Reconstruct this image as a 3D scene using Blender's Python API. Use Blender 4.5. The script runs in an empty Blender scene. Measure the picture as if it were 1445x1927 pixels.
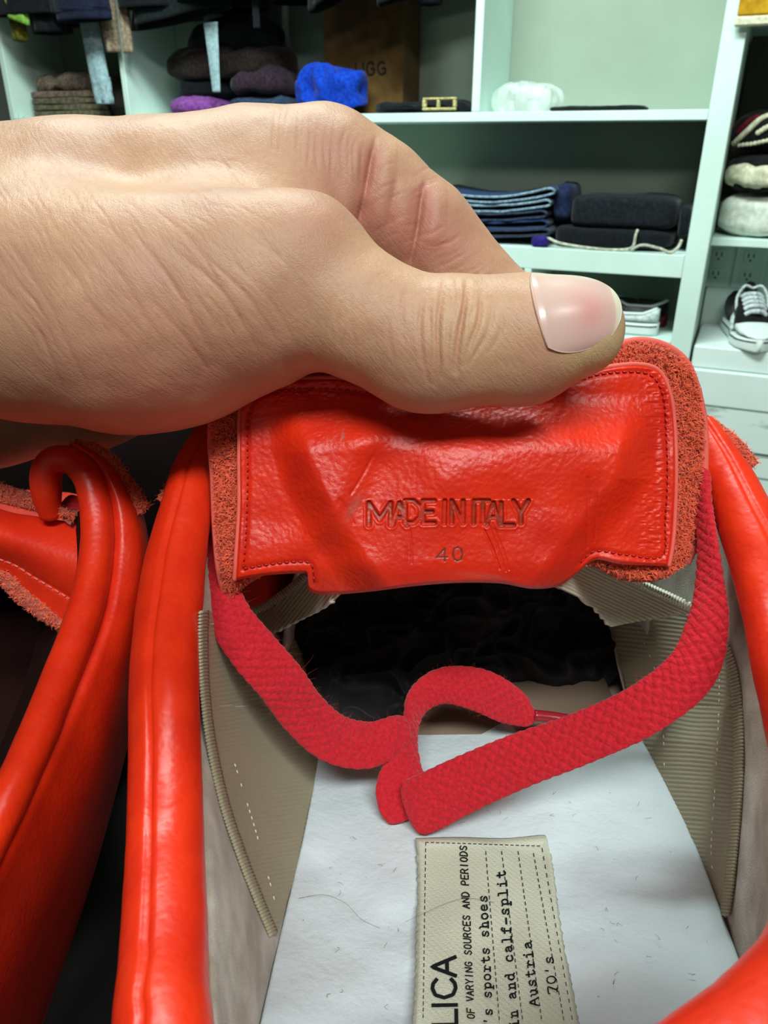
import bpy, math, random
import numpy as np
from mathutils import Vector, Matrix

# ------------------------------------------------------------------ camera, world, lights, exposure
CAMZ = 1.15
TH = math.radians(26.0)
FPX = 1445.0
scene = bpy.context.scene
COL = scene.collection
cam_d = bpy.data.cameras.new('camera')
cam_d.sensor_fit = 'HORIZONTAL'; cam_d.sensor_width = 36.0; cam_d.lens = 36.0
cam_d.clip_start = 0.005; cam_d.clip_end = 50
cam_d.dof.use_dof = True; cam_d.dof.focus_distance = 0.133; cam_d.dof.aperture_fstop = 85.0
cam = bpy.data.objects.new('camera', cam_d); COL.objects.link(cam)
cam.location = (0, 0, CAMZ); cam.rotation_euler = (math.pi/2 - TH, 0, 0)
scene.camera = cam

world = bpy.data.worlds.new('world'); scene.world = world; world.use_nodes = True
bg = world.node_tree.nodes['Background']
bg.inputs[0].default_value = (0.74, 0.86, 0.85, 1); bg.inputs[1].default_value = 0.25

def area(name, loc, target, size, size_y, power, col):
    l = bpy.data.lights.new(name, 'AREA'); l.shape = 'RECTANGLE'; l.size = size; l.size_y = size_y
    l.energy = power; l.color = col
    o = bpy.data.objects.new(name, l); COL.objects.link(o); o.location = loc
    d = Vector(target) - Vector(loc)
    o.rotation_euler = d.to_track_quat('-Z', 'Y').to_euler()
    return o
area('ceiling_light_front', (-0.25, 1.05, 2.48), (0.1, 1.95, 0.8), 1.2, 0.3, 50, (0.84, 1.0, 0.95))
area('ceiling_light_rear', (0.15, -0.8, 2.48), (0.1, -0.3, 0.6), 1.2, 0.3, 27, (0.97, 1.0, 0.96))
scene.view_settings.view_transform = 'Standard'; scene.view_settings.look = 'None'
scene.view_settings.gamma = 1.0; scene.view_settings.exposure = 0.30
scene.view_settings.use_curve_mapping = False

# ------------------------------------------------------------------ helpers
rng = np.random.default_rng(7); random.seed(7)
CT, ST = math.cos(TH), math.sin(TH)
def cam2w(c):
    """camera space mm (x right, y up, z forward) -> world metres"""
    c = np.asarray(c, float) * 0.001
    return np.stack([c[..., 0], c[..., 2]*CT + c[..., 1]*ST, CAMZ - c[..., 2]*ST + c[..., 1]*CT], -1)
def px2c(p):
    """(px, py, depth mm) -> camera mm"""
    p = np.asarray(p, float)
    return np.stack([(p[..., 0]-722.5)/FPX*p[..., 2], (963.5-p[..., 1])/FPX*p[..., 2], p[..., 2]], -1)
def px2w(p): return cam2w(px2c(p))
def c2px(c):
    return np.stack([722.5+c[..., 0]/c[..., 2]*FPX, 963.5-c[..., 1]/c[..., 2]*FPX], -1)

def srgb(r, g, b):
    f = lambda v: (v/255/12.92) if v/255 <= .04045 else ((v/255+.055)/1.055)**2.4
    return (f(r), f(g), f(b), 1)

def _hash(ix, iy, iz):
    n = (ix*374761393 + iy*668265263 + iz*2147483647 + 1013) & 0xffffffff
    n = ((n ^ (n >> 13))*1274126177) & 0xffffffff
    n = (n ^ (n >> 16)) & 0xffffffff
    return n/4294967295.0*2-1
def noise(p):
    p = np.asarray(p, float); i = np.floor(p).astype(np.int64); f = p-i; f = f*f*(3-2*f)
    r = 0
    for dx in (0, 1):
        for dy in (0, 1):
            for dz in (0, 1):
                w = (f[..., 0] if dx else 1-f[..., 0])*(f[..., 1] if dy else 1-f[..., 1])*(f[..., 2] if dz else 1-f[..., 2])
                r = r + w*_hash(i[..., 0]+dx, i[..., 1]+dy, i[..., 2]+dz)
    return r
def fbm(p, o=3):
    r = 0; a = 1.0; p = np.asarray(p, float)
    for k in range(o):
        r = r + a*noise(p*(2**k)+k*17.3); a *= .5
    return r
def S(x): x = np.clip(x, 0, 1); return x*x*(3-2*x)

def mesh_obj(name, verts, faces, mat, parent=None, smooth=True, uvs=None, attrs=None):
    """verts (n,3) world; faces (m,k) array or list. Child of parent thing, or top level with origin at its base"""
    verts = np.asarray(verts, float).reshape(-1, 3)
    if parent is not None: org = np.array(parent.matrix_basis.translation if parent.parent is None else parent.get('_org'))
    else: org = np.array([(verts[:, 0].min()+verts[:, 0].max())/2, (verts[:, 1].min()+verts[:, 1].max())/2, verts[:, 2].min()])
    me = bpy.data.meshes.new(name)
    v = verts-org
    if isinstance(faces, np.ndarray):
        k = faces.shape[1]
        me.vertices.add(len(v)); me.vertices.foreach_set('co', v.astype(np.float32).ravel())
        me.loops.add(faces.size); me.loops.foreach_set('vertex_index', faces.astype(np.int32).ravel())
        me.polygons.add(len(faces)); me.polygons.foreach_set('loop_start', np.arange(0, faces.size, k, dtype=np.int32))
        me.update(calc_edges=True)
    else:
        me.from_pydata([tuple(x) for x in v], [], [tuple(int(i) for i in f) for f in faces])
    if smooth: me.polygons.foreach_set('use_smooth', np.ones(len(me.polygons), bool))
    if uvs is not None:
        uvl = me.uv_layers.new(name='UVMap'); li = np.empty(len(me.loops), np.int32); me.loops.foreach_get('vertex_index', li)
        uvl.data.foreach_set('uv', np.asarray(uvs, np.float32)[li].ravel())
    for an, av in (attrs or {}).items():
        a = me.attributes.new(an, 'FLOAT', 'POINT'); a.data.foreach_set('value', np.asarray(av, np.float32))
    me.validate()
    me.materials.append(mat)
    o = bpy.data.objects.new(name, me); COL.objects.link(o)
    if parent is not None: o.parent = parent
    else: o.location = org
    o['_org'] = [float(x) for x in org]
    return o
def thing(name, label, cat, loc, group=None):
    o = bpy.data.objects.new(name, None); COL.objects.link(o); o.empty_display_size = .01
    o.location = loc; o['label'] = label; o['category'] = cat; o['_org'] = [float(x) for x in loc]
    if group: o['group'] = group
    return o
def tag(o, label, cat, group=None):
    o['label'] = label; o['category'] = cat
    if group: o['group'] = group
    return o

def crom(pts, n, closed=False):
    """dense Catmull-Rom through pts, resampled to n by arc length in first three columns"""
    P = np.asarray(pts, float)
    if len(P) == 2:
        t = np.linspace(0, 1, n)[:, None]; return P[0]*(1-t)+P[1]*t
    ext = np.vstack([2*P[0]-P[1], P, 2*P[-1]-P[-2]]) if not closed else np.vstack([P[-1], P, P[0], P[1]])
    out = []
    for i in range(1, len(ext)-2):
        t = np.linspace(0, 1, 24, endpoint=False)[:, None]
        a, b, c, d = ext[i-1], ext[i], ext[i+1], ext[i+2]
        out.append(.5*((2*b)+(c-a)*t+(2*a-5*b+4*c-d)*t**2+(3*b-a-3*c+d)*t**3))
    out = np.vstack(out+[ext[-2][None]])
    s = np.r_[0, np.cumsum(np.linalg.norm(np.diff(out[:, :2], axis=0), axis=1)+1e-9)]
    q = np.linspace(0, s[-1], n)
    return np.stack([np.interp(q, s, out[:, k]) for k in range(out.shape[1])], 1)
def gridf(nu, nv, wrapu=False):
    i, j = np.meshgrid(np.arange(nu if wrapu else nu-1), np.arange(nv-1), indexing='ij')
    i2 = (i+1) % nu
    return np.stack([i*nv+j, i2*nv+j, i2*nv+j+1, i*nv+j+1], -1).reshape(-1, 4)
def coons(top, bottom, left, right, nu, nv):
    T, B, L, R = crom(top, nu), crom(bottom, nu), crom(left, nv), crom(right, nv)
    u = np.linspace(0, 1, nu)[:, None, None]; v = np.linspace(0, 1, nv)[None, :, None]
    T, B, L, R = T[:, None], B[:, None], L[None], R[None]
    return (1-v)*T+v*B+(1-u)*L+u*R-((1-u)*(1-v)*T[:1]+u*(1-v)*T[-1:]+(1-u)*v*B[:1]+u*v*B[-1:])
def orient(verts, F):
    """flip faces so normals face the camera-ish direction (first face test)"""
    c = verts.reshape(-1, 3)
    n = np.zeros(3)
    a, b, d = c[F[:, 0]], c[F[:, 1]], c[F[:, 2]]
    n = np.cross(b-a, d-a); m = c[F[:, 0]]
    s = ((np.array([0, 0, CAMZ])-m)*n).sum()
    return F if s > 0 else F[:, ::-1].copy()
def normals(V):
    """(nu,nv,3) grid normals"""
    du = np.gradient(V, axis=0); dv = np.gradient(V, axis=1)
    n = np.cross(du, dv); n /= np.linalg.norm(n, axis=-1, keepdims=True)+1e-12
    s = (n*(np.array([0, 0, CAMZ])-V)).sum(-1).mean()
    return n if s > 0 else -n
def sheet(name, V, mat, parent, thick=0.0, uvs=None, attrs=None):
    """grid sheet with optional real thickness (m) built as a closed shell"""
    nu, nv = V.shape[:2]
    F = orient(V, gridf(nu, nv))
    if not thick: return mesh_obj(name, V, F, mat, parent, uvs=uvs, attrs=attrs)
    B = V.copy()
    for _ in range(14):
        B[1:-1] = (B[:-2]+B[2:]+B[1:-1])/3; B[:, 1:-1] = (B[:, :-2]+B[:, 2:]+B[:, 1:-1])/3
    N = normals(B); W = V-N*thick
    allv = np.vstack([V.reshape(-1, 3), W.reshape(-1, 3)]); off = nu*nv
    Fb = F[:, ::-1]+off
    ring = [i*nv for i in range(nu)]+[(nu-1)*nv+j for j in range(1, nv)]+[i*nv+nv-1 for i in range(nu-2, -1, -1)]+[j for j in range(nv-2, 0, -1)]
    r = np.array(ring); r2 = np.roll(r, -1)
    side = np.stack([r, r2, r2+off, r+off], 1)
    if uvs is not None: uvs = np.vstack([uvs, uvs])
    if attrs: attrs = {k: np.r_[a, a] for k, a in attrs.items()}
    return mesh_obj(name, allv, np.vstack([F, Fb, side]), mat, parent, uvs=uvs, attrs=attrs)
def tube(name, path, mat, parent, n=200, m=48, groove=(), fn=None, flat=1.0, caps=True):
    """path rows (px,py,depth mm,r px). angle 0 faces the camera. groove list (angle, depth mm, half width mm)"""
    P = crom(path, n); c = px2c(P[:, :3]); r = P[:, 3]*P[:, 2]/FPX
    t = np.gradient(c, axis=0); t /= np.linalg.norm(t, axis=1, keepdims=True)
    view = -c/np.linalg.norm(c, axis=1, keepdims=True)
    side = np.cross(t, view); side /= np.linalg.norm(side, axis=1, keepdims=True)
    front = np.cross(side, t)
    a = np.linspace(0, 2*np.pi, m, endpoint=False)
    rr = np.repeat(r[:, None], m, 1)
    for ga, gd, gw in groove:
        d = (a[None]-ga+np.pi) % (2*np.pi)-np.pi
        rr = rr-gd*np.exp(-(d*r[:, None]/gw)**2)
    if fn is not None: rr = rr+fn(P, a[None]+0*rr, rr)
    V = c[:, None]+rr[..., None]*(np.cos(a)[None, :, None]*front[:, None]*flat+np.sin(a)[None, :, None]*side[:, None])
    W = cam2w(V)
    F = gridf(n, m+1); 
    i, j = np.meshgrid(np.arange(n-1), np.arange(m), indexing='ij'); j2 = (j+1) % m
    F = np.stack([i*m+j, (i+1)*m+j, (i+1)*m+j2, i*m+j2], -1).reshape(-1, 4)
    verts = W.reshape(-1, 3)
    if caps:
        k = len(verts); verts = np.vstack([verts, cam2w(c[0])[None], cam2w(c[-1])[None]])
        jj = np.arange(m); j2 = (jj+1) % m
        F = np.vstack([F, np.stack([jj, j2, np.full(m, k), np.full(m, k)], 1), np.stack([(n-1)*m+j2, (n-1)*m+jj, np.full(m, k+1), np.full(m, k+1)], 1)])
        F = [tuple(dict.fromkeys(f)) for f in F.tolist()]
    return mesh_obj(name, verts, F, mat, parent)
def join(parts):
    """list of (verts, faces list) -> verts, faces"""
    V = []; F = []; k = 0
    for v, f in parts:
        v = np.asarray(v).reshape(-1, 3); V.append(v)
        F += [tuple(int(i)+k for i in g) for g in (f.tolist() if isinstance(f, np.ndarray) else f)]; k += len(v)
    return np.vstack(V), F
def polytube(pts, r, m=6):
    """small round tube through world points, r metres or per-point array, closed ends"""
    P = np.asarray(pts, float); n = len(P); r = np.broadcast_to(r, (n,))
    t = np.gradient(P, axis=0); t /= np.linalg.norm(t, axis=1, keepdims=True)+1e-12
    ref = np.array([0.13, 0.31, 0.94]); s = np.cross(t, ref); s /= np.linalg.norm(s, axis=1, keepdims=True)+1e-12
    q = np.cross(t, s); a = np.linspace(0, 2*np.pi, m, endpoint=False)
    V = P[:, None]+r[:, None, None]*(np.cos(a)[None, :, None]*s[:, None]+np.sin(a)[None, :, None]*q[:, None])
    F = [(i*m+j, i*m+(j+1) % m, (i+1)*m+(j+1) % m, (i+1)*m+j) for i in range(n-1) for j in range(m)]
    F += [tuple(range(m))[::-1], tuple((n-1)*m+j for j in range(m))]
    return V.reshape(-1, 3), F

# ------------------------------------------------------------------ materials
def new_mat(name, col, rough=.6, spec=.5, sheen=0, sss=0, metal=0, alpha=1, trans=0):
    m = bpy.data.materials.new(name); m.use_nodes = True
    b = m.node_tree.nodes['Principled BSDF']
    b.inputs['Base Color'].default_value = col; b.inputs['Roughness'].default_value = rough
    b.inputs['Specular IOR Level'].default_value = spec; b.inputs['Metallic'].default_value = metal
    b.inputs['Sheen Weight'].default_value = sheen; b.inputs['Sheen Roughness'].default_value = .4
    b.inputs['Subsurface Weight'].default_value = sss
    b.inputs['Alpha'].default_value = alpha; b.inputs['Transmission Weight'].default_value = trans
    return m
def N(m, t, **kw):
    n = m.node_tree.nodes.new(t)
    for k, v in kw.items():
        if k in n.inputs: n.inputs[k].default_value = v
        else: setattr(n, k, v)
    return n
def L(m, a, b): m.node_tree.links.new(a, b)
def coords(m, scale=(1000, 1000, 1000), uv=False):
    tc = N(m, 'ShaderNodeTexCoord'); mp = N(m, 'ShaderNodeMapping'); mp.inputs['Scale'].default_value = scale
    L(m, tc.outputs['UV' if uv else 'Object'], mp.inputs['Vector']); return mp.outputs['Vector']
def colvar(m, vec, c1, c2, scale, detail=4, lo=.35, hi=.65):
    n = N(m, 'ShaderNodeTexNoise', Scale=scale, Detail=detail); L(m, vec, n.inputs['Vector'])
    r = N(m, 'ShaderNodeMapRange'); r.inputs['From Min'].default_value = lo; r.inputs['From Max'].default_value = hi
    L(m, n.outputs['Fac'], r.inputs['Value'])
    x = N(m, 'ShaderNodeMix', data_type='RGBA'); L(m, r.outputs[0], x.inputs[0])
    x.inputs[6].default_value = c1; x.inputs[7].default_value = c2
    return x.outputs[2]
def bump(m, height, dist, strength=1.0, prev=None):
    b = N(m, 'ShaderNodeBump', Strength=strength, Distance=dist); L(m, height, b.inputs['Height'])
    if prev is not None: L(m, prev, b.inputs['Normal'])
    return b.outputs['Normal']
def bsdf(m): return m.node_tree.nodes['Principled BSDF']

def leather(name, c1, c2, rough=.38, grain=1.3):
    m = new_mat(name, c1, rough, .45); v = coords(m)
    L(m, colvar(m, v, c1, c2, .12), bsdf(m).inputs['Base Color'])
    vo = N(m, 'ShaderNodeTexVoronoi', Scale=grain); vo.feature = 'SMOOTH_F1'
    ns = N(m, 'ShaderNodeTexNoise', Scale=.7, Detail=5); L(m, v, ns.inputs['Vector'])
    mx = N(m, 'ShaderNodeMix', data_type='RGBA'); mx.inputs[0].default_value = .35
    L(m, v, mx.inputs[6]); L(m, ns.outputs['Color'], mx.inputs[7]); L(m, v, vo.inputs['Vector'])
    b1 = bump(m, vo.outputs['Distance'], .00011, .45); b2 = bump(m, ns.outputs['Fac'], .0003, .15, b1)
    L(m, b2, bsdf(m).inputs['Normal'])
    ro = N(m, 'ShaderNodeMapRange'); ro.inputs['To Min'].default_value = rough-.06; ro.inputs['To Max'].default_value = rough+.1
    L(m, ns.outputs['Fac'], ro.inputs['Value']); L(m, ro.outputs[0], bsdf(m).inputs['Roughness'])
    return m
M_red = leather('red_leather', (.70, .026, .004, 1), (.60, .018, .004, 1))
M_red2 = leather('red_leather_collar', (.72, .030, .004, 1), (.62, .020, .004, 1), .36, 1.1)
M_redcut = new_mat('cut_leather_edge', (.72, .12, .09, 1), .7)
M_thread = new_mat('crimson_thread', (.50, .012, .010, 1), .55)
M_suede = new_mat('red_suede', (.72, .085, .035, 1), .95, .1, sheen=.3)
v = coords(M_suede); L(M_suede, colvar(M_suede, v, (.80, .13, .060, 1), (.60, .055, .028, 1), .9, 6), bsdf(M_suede).inputs['Base Color'])
ns = N(M_suede, 'ShaderNodeTexNoise', Scale=2.2, Detail=6, Roughness=.7); L(M_suede, v, ns.inputs['Vector'])
L(M_suede, bump(M_suede, ns.outputs['Fac'], .0012, .9), bsdf(M_suede).inputs['Normal'])
M_fib = new_mat('suede_fibre', (.80, .14, .07, 1), .9, .1, sheen=.3)
M_lace = new_mat('crimson_cotton', (.60, .018, .035, 1), .9, .15, sheen=.25)
v = coords(M_lace); L(M_lace, colvar(M_lace, v, (.62, .022, .036, 1), (.50, .014, .024, 1), 1.6, 4), bsdf(M_lace).inputs['Base Color'])
ns = N(M_lace, 'ShaderNodeTexNoise', Scale=5, Detail=3); L(M_lace, v, ns.inputs['Vector'])
L(M_lace, bump(M_lace, ns.outputs['Fac'], .0003, .6), bsdf(M_lace).inputs['Normal'])
M_aglet = new_mat('clear_red_aglet', (.30, .01, .02, 1), .25, .6)
M_insole = new_mat('white_insole_leather', srgb(208, 221, 227), .5, .4)
v = coords(M_insole); ns = N(M_insole, 'ShaderNodeTexNoise', Scale=.9, Detail=6, Roughness=.6); L(M_insole, v, ns.inputs['Vector'])
n2 = N(M_insole, 'ShaderNodeTexNoise', Scale=.16, Detail=2); L(M_insole, v, n2.inputs['Vector'])
L(M_insole, bump(M_insole, n2.outputs['Fac'], .0016, .25, bump(M_insole, ns.outputs['Fac'], .0004, .45)), bsdf(M_insole).inputs['Normal'])
n3 = N(M_insole, 'ShaderNodeTexNoise', Scale=1.4, Detail=3); L(M_insole, v, n3.inputs['Vector'])
r3 = N(M_insole, 'ShaderNodeMapRange'); r3.inputs['From Min'].default_value = .74; r3.inputs['From Max'].default_value = .78; L(M_insole, n3.outputs['Fac'], r3.inputs['Value'])
x3 = N(M_insole, 'ShaderNodeMix', data_type='RGBA'); L(M_insole, r3.outputs[0], x3.inputs[0]); x3.inputs[6].default_value = srgb(208, 221, 227); x3.inputs[7].default_value = srgb(120, 125, 125)
L(M_insole, x3.outputs[2], bsdf(M_insole).inputs['Base Color'])
M_lining = new_mat('grey_suede_lining', srgb(190, 184, 170), .95, .1, sheen=.2)
v = coords(M_lining); L(M_lining, colvar(M_lining, v, srgb(205, 200, 188), srgb(165, 155, 140), .14, 6), bsdf(M_lining).inputs['Base Color'])
ns = N(M_lining, 'ShaderNodeTexNoise', Scale=3, Detail=4); L(M_lining, v, ns.inputs['Vector'])
L(M_lining, bump(M_lining, ns.outputs['Fac'], .0003, .6), bsdf(M_lining).inputs['Normal'])
M_rib = new_mat('cream_elastic', srgb(205, 200, 182), .85, .2)
M_rib_dark = new_mat('grey_beige_elastic', srgb(172, 165, 140), .85, .2)
for mm in (M_rib, M_rib_dark):
    v = coords(mm); ns = N(mm, 'ShaderNodeTexNoise', Scale=3.5, Detail=3); L(mm, v, ns.inputs['Vector'])
    L(mm, bump(mm, ns.outputs['Fac'], .0003, .5), bsdf(mm).inputs['Normal'])
M_beigethread = new_mat('beige_thread', srgb(196, 190, 165), .8)
M_whitethread = new_mat('white_thread', srgb(225, 222, 205), .8)
M_black = new_mat('black_tissue', (.012, .011, .013, 1), .75, .35)
M_label = new_mat('cream_label_twill', srgb(200, 205, 186), .9, .15)
v = coords(M_label); wv = N(M_label, 'ShaderNodeTexWave', Scale=.6, Distortion=.6, Detail=1); wv.bands_direction = 'DIAGONAL'; L(M_label, v, wv.inputs['Vector'])
ns = N(M_label, 'ShaderNodeTexNoise', Scale=4, Detail=3); L(M_label, v, ns.inputs['Vector'])
L(M_label, bump(M_label, wv.outputs['Fac'], .0001, .3, bump(M_label, ns.outputs['Fac'], .0004, .5)), bsdf(M_label).inputs['Normal'])
M_ink = new_mat('black_ink', (.012, .013, .014, 1), .8, .1)
M_stamp = new_mat('red_leather_stamped', (.8, .03, .006, 1), .36, .45)

# tongue lining: same red leather with darker brown in the stamp given by the attribute 'stamp'
def stamped(m):
    v = coords(m)
    base = colvar(m, v, (.72, .026, .004, 1), (.60, .018, .006, 1), .09)
    at = N(m, 'ShaderNodeAttribute', attribute_name='stamp'); x = N(m, 'ShaderNodeMix', data_type='RGBA')
    L(m, at.outputs['Fac'], x.inputs[0]); L(m, base, x.inputs[6]); x.inputs[7].default_value = (.10, .035, .018, 1)
    at2 = N(m, 'ShaderNodeAttribute', attribute_name='scuff'); x2 = N(m, 'ShaderNodeMix', data_type='RGBA')
    L(m, at2.outputs['Fac'], x2.inputs[0]); L(m, x.outputs[2], x2.inputs[6]); x2.inputs[7].default_value = (.30, .12, .09, 1)
    L(m, x2.outputs[2], bsdf(m).inputs['Base Color'])
    vo = N(m, 'ShaderNodeTexVoronoi', Scale=1.25); vo.feature = 'SMOOTH_F1'; L(m, v, vo.inputs['Vector'])
    ns = N(m, 'ShaderNodeTexNoise', Scale=.8, Detail=6, Roughness=.6); L(m, v, ns.inputs['Vector'])
    L(m, bump(m, ns.outputs['Fac'], .0005, .3, bump(m, vo.outputs['Distance'], .00017, .6)), bsdf(m).inputs['Normal'])
stamped(M_stamp)

def skin_mat():
    m = new_mat('skin', (.60, .36, .24, 1), .47, .38, sss=.12)
    b = bsdf(m); b.inputs['Subsurface Radius'].default_value = (1.0, .35, .2); b.inputs['Subsurface Scale'].default_value = .0022
    v = coords(m)
    c = colvar(m, v, (.56, .34, .205, 1), (.47, .27, .17, 1), .07, 5)
    c2n = N(m, 'ShaderNodeTexNoise', Scale=1.1, Detail=4); L(m, v, c2n.inputs['Vector'])
    r = N(m, 'ShaderNodeMapRange'); r.inputs['From Min'].default_value = .35; r.inputs['From Max'].default_value = .7; r.inputs['To Max'].default_value = .35; L(m, c2n.outputs['Fac'], r.inputs['Value'])
    x = N(m, 'ShaderNodeMix', data_type='RGBA'); L(m, r.outputs[0], x.inputs[0]); L(m, c, x.inputs[6]); x.inputs[7].default_value = (.48, .22, .14, 1)
    at = N(m, 'ShaderNodeAttribute', attribute_name='pink'); y = N(m, 'ShaderNodeMix', data_type='RGBA')
    L(m, at.outputs['Fac'], y.inputs[0]); L(m, x.outputs[2], y.inputs[6]); y.inputs[7].default_value = (.46, .17, .13, 1)
    at = N(m, 'ShaderNodeAttribute', attribute_name='pale'); z = N(m, 'ShaderNodeMix', data_type='RGBA')
    L(m, at.outputs['Fac'], z.inputs[0]); L(m, y.outputs[2], z.inputs[6]); z.inputs[7].default_value = (.62, .48, .25, 1)
    L(m, z.outputs[2], b.inputs['Base Color'])
    # fine skin cells, stretched across the limb
    vo = N(m, 'ShaderNodeTexVoronoi', Scale=1.3); vo.feature = 'DISTANCE_TO_EDGE'
    m0 = N(m, 'ShaderNodeMapping'); m0.inputs['Rotation'].default_value = (0, -.85, 0); L(m, v, m0.inputs['Vector'])
    mp = N(m, 'ShaderNodeMapping'); mp.inputs['Scale'].default_value = (.55, .8, 1.1); L(m, m0.outputs[0], mp.inputs['Vector'])
    wn = N(m, 'ShaderNodeTexNoise', Scale=.35, Detail=2); L(m, v, wn.inputs['Vector'])
    vm = N(m, 'ShaderNodeVectorMath', operation='ADD'); L(m, mp.outputs[0], vm.inputs[0]); L(m, wn.outputs['Color'], vm.inputs[1])
    L(m, vm.outputs[0], vo.inputs['Vector'])
    rr = N(m, 'ShaderNodeMapRange'); rr.inputs['From Max'].default_value = .12; L(m, vo.outputs['Distance'], rr.inputs['Value'])
    st = N(m, 'ShaderNodeTexNoise', Scale=1.0, Detail=4)
    mp2 = N(m, 'ShaderNodeMapping'); mp2.inputs['Scale'].default_value = (.22, .5, 1.9); L(m, m0.outputs[0], mp2.inputs['Vector']); L(m, mp2.outputs[0], st.inputs['Vector'])
    f = N(m, 'ShaderNodeTexNoise', Scale=4.5, Detail=3); L(m, v, f.inputs['Vector'])
    L(m, bump(m, f.outputs['Fac'], .00015, .35, bump(m, st.outputs['Fac'], .0004, .22, bump(m, rr.outputs[0], .00004, .4))), b.inputs['Normal'])
    return m
M_skin = skin_mat()
M_nail = new_mat('thumbnail', (.80, .52, .46, 1), .3, .5, sss=.1)
bsdf(M_nail).inputs['Subsurface Scale'].default_value = .001; bsdf(M_nail).inputs['Coat Weight'].default_value = .4; bsdf(M_nail).inputs['Coat Roughness'].default_value = .15
at = N(M_nail, 'ShaderNodeAttribute', attribute_name='tipfade'); x = N(M_nail, 'ShaderNodeMix', data_type='RGBA'); L(M_nail, at.outputs['Fac'], x.inputs[0])
x.inputs[6].default_value = (.68, .47, .41, 1); x.inputs[7].default_value = (.72, .70, .54, 1)
at = N(M_nail, 'ShaderNodeAttribute', attribute_name='pinkbed'); y = N(M_nail, 'ShaderNodeMix', data_type='RGBA'); L(M_nail, at.outputs['Fac'], y.inputs[0]); L(M_nail, x.outputs[2], y.inputs[6]); y.inputs[7].default_value = (.70, .30, .28, 1)
L(M_nail, y.outputs[2], bsdf(M_nail).inputs['Base Color'])

def cloth(name, rgb, rgb2=None, rough=.9, scale=120):
    m = new_mat(name, srgb(*rgb), rough, .2, sheen=.1); v = coords(m, (1, 1, 1))
    L(m, colvar(m, v, srgb(*rgb), srgb(*(rgb2 or [c*.72 for c in rgb])), scale, 5), bsdf(m).inputs['Base Color'])
    ns = N(m, 'ShaderNodeTexNoise', Scale=scale*4, Detail=3); L(m, v, ns.inputs['Vector'])
    L(m, bump(m, ns.outputs['Fac'], .002, .4), bsdf(m).inputs['Normal'])
    return m
def paint(name, rgb, rough=.5):
    m = new_mat(name, srgb(*rgb), rough, .3); v = coords(m, (1, 1, 1))
    L(m, colvar(m, v, srgb(*rgb), srgb(*[c*.96 for c in rgb]), 6, 4), bsdf(m).inputs['Base Color'])
    ns = N(m, 'ShaderNodeTexNoise', Scale=90, Detail=3); L(m, v, ns.inputs['Vector'])
    L(m, bump(m, ns.outputs['Fac'], .001, .15), bsdf(m).inputs['Normal'])
    return m
M_shelf = paint('white_shelf_paint', (214, 238, 229)); M_back = paint('grey_green_back_panel', (150, 163, 147), .7)
M_wall = paint('grey_wall_paint', (128, 134, 126), .8); M_floor = paint('grey_floor', (120, 122, 112), .6)

# ------------------------------------------------------------------ room and shelving
YAW = math.radians(24); K = 1.7
_r = np.array([(1316-722.5)/FPX, CT+ST*(963.5-480)/FPX])*1.05*K
SO = np.array([_r[0], _r[1], CAMZ])
UU = np.array([-math.cos(YAW), math.sin(YAW), 0]); WW = np.array([math.sin(YAW), math.cos(YAW), 0]); ZZ = np.array([0, 0, 1.])
def SH(p):
    p = np.asarray(p, float)
    return SO+p[..., 0:1]*UU+p[..., 1:2]*ZZ+p[..., 2:3]*WW     # (u left, v up from eye level, w inwards)
def rbox(u0, u1, v0, v1, w0, w1, bev=.0015, to=SH):
    """bevelled box (24 verts) in shelf coordinates"""
    lo = np.array([u0, v0, w0]); hi = np.array([u1, v1, w1]); b = min(bev, *(.45*(hi-lo)))
    V = []; idx = {}
    for sx in (0, 1):
        for sy in (0, 1):
            for sz in (0, 1):
                c = np.where([sx, sy, sz], hi, lo); s = np.where([sx, sy, sz], -1, 1)*b
                for ax in range(3):
                    q = c.copy()
                    for k in range(3):
                        if k != ax: q[k] += s[k]
                    idx[(sx, sy, sz, ax)] = len(V); V.append(q)
    F = []
    def cyc(lst, n):
        P = np.array([V[i] for i in lst]); c = P.mean(0)
        a = np.array(n, float); t = P[0]-c; t -= a*(t@a)/(a@a); bt = np.cross(a, t)
        ang = np.arctan2((P-c)@bt, (P-c)@t); return [lst[i] for i in np.argsort(-ang)]
    for ax in range(3):
        for sgn in (0, 1):
            l = [idx[k] for k in idx if k[ax] == sgn and k[3] == ax]
            n = [0, 0, 0]; n[ax] = 1 if sgn else -1; F.append(cyc(l, n))
    for ax in range(3):
        o = [k for k in range(3) if k != ax]
        for s1 in (0, 1):
            for s2 in (0, 1):
                l = []
                for s in (0, 1):
                    key = [0, 0, 0]; key[ax] = s; key[o[0]] = s1; key[o[1]] = s2
                    l += [idx[(*key, o[0])], idx[(*key, o[1])]]
                n = [0, 0, 0]; n[o[0]] = 1 if s1 else -1; n[o[1]] = 1 if s2 else -1; F.append(cyc(l, n))
    for c in [(a, b_, c_) for a in (0, 1) for b_ in (0, 1) for c_ in (0, 1)]:
        F.append(cyc([idx[(*c, k)] for k in range(3)], [1 if q else -1 for q in c]))
    return to(np.array(V)), F
def box(name, d, mat, parent=None, bev=.0015):
    v, f = rbox(*d, bev=bev); return mesh_obj(name, v, f, mat, parent, smooth=False)
def struct(o): o['kind'] = 'structure'; return o

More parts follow.
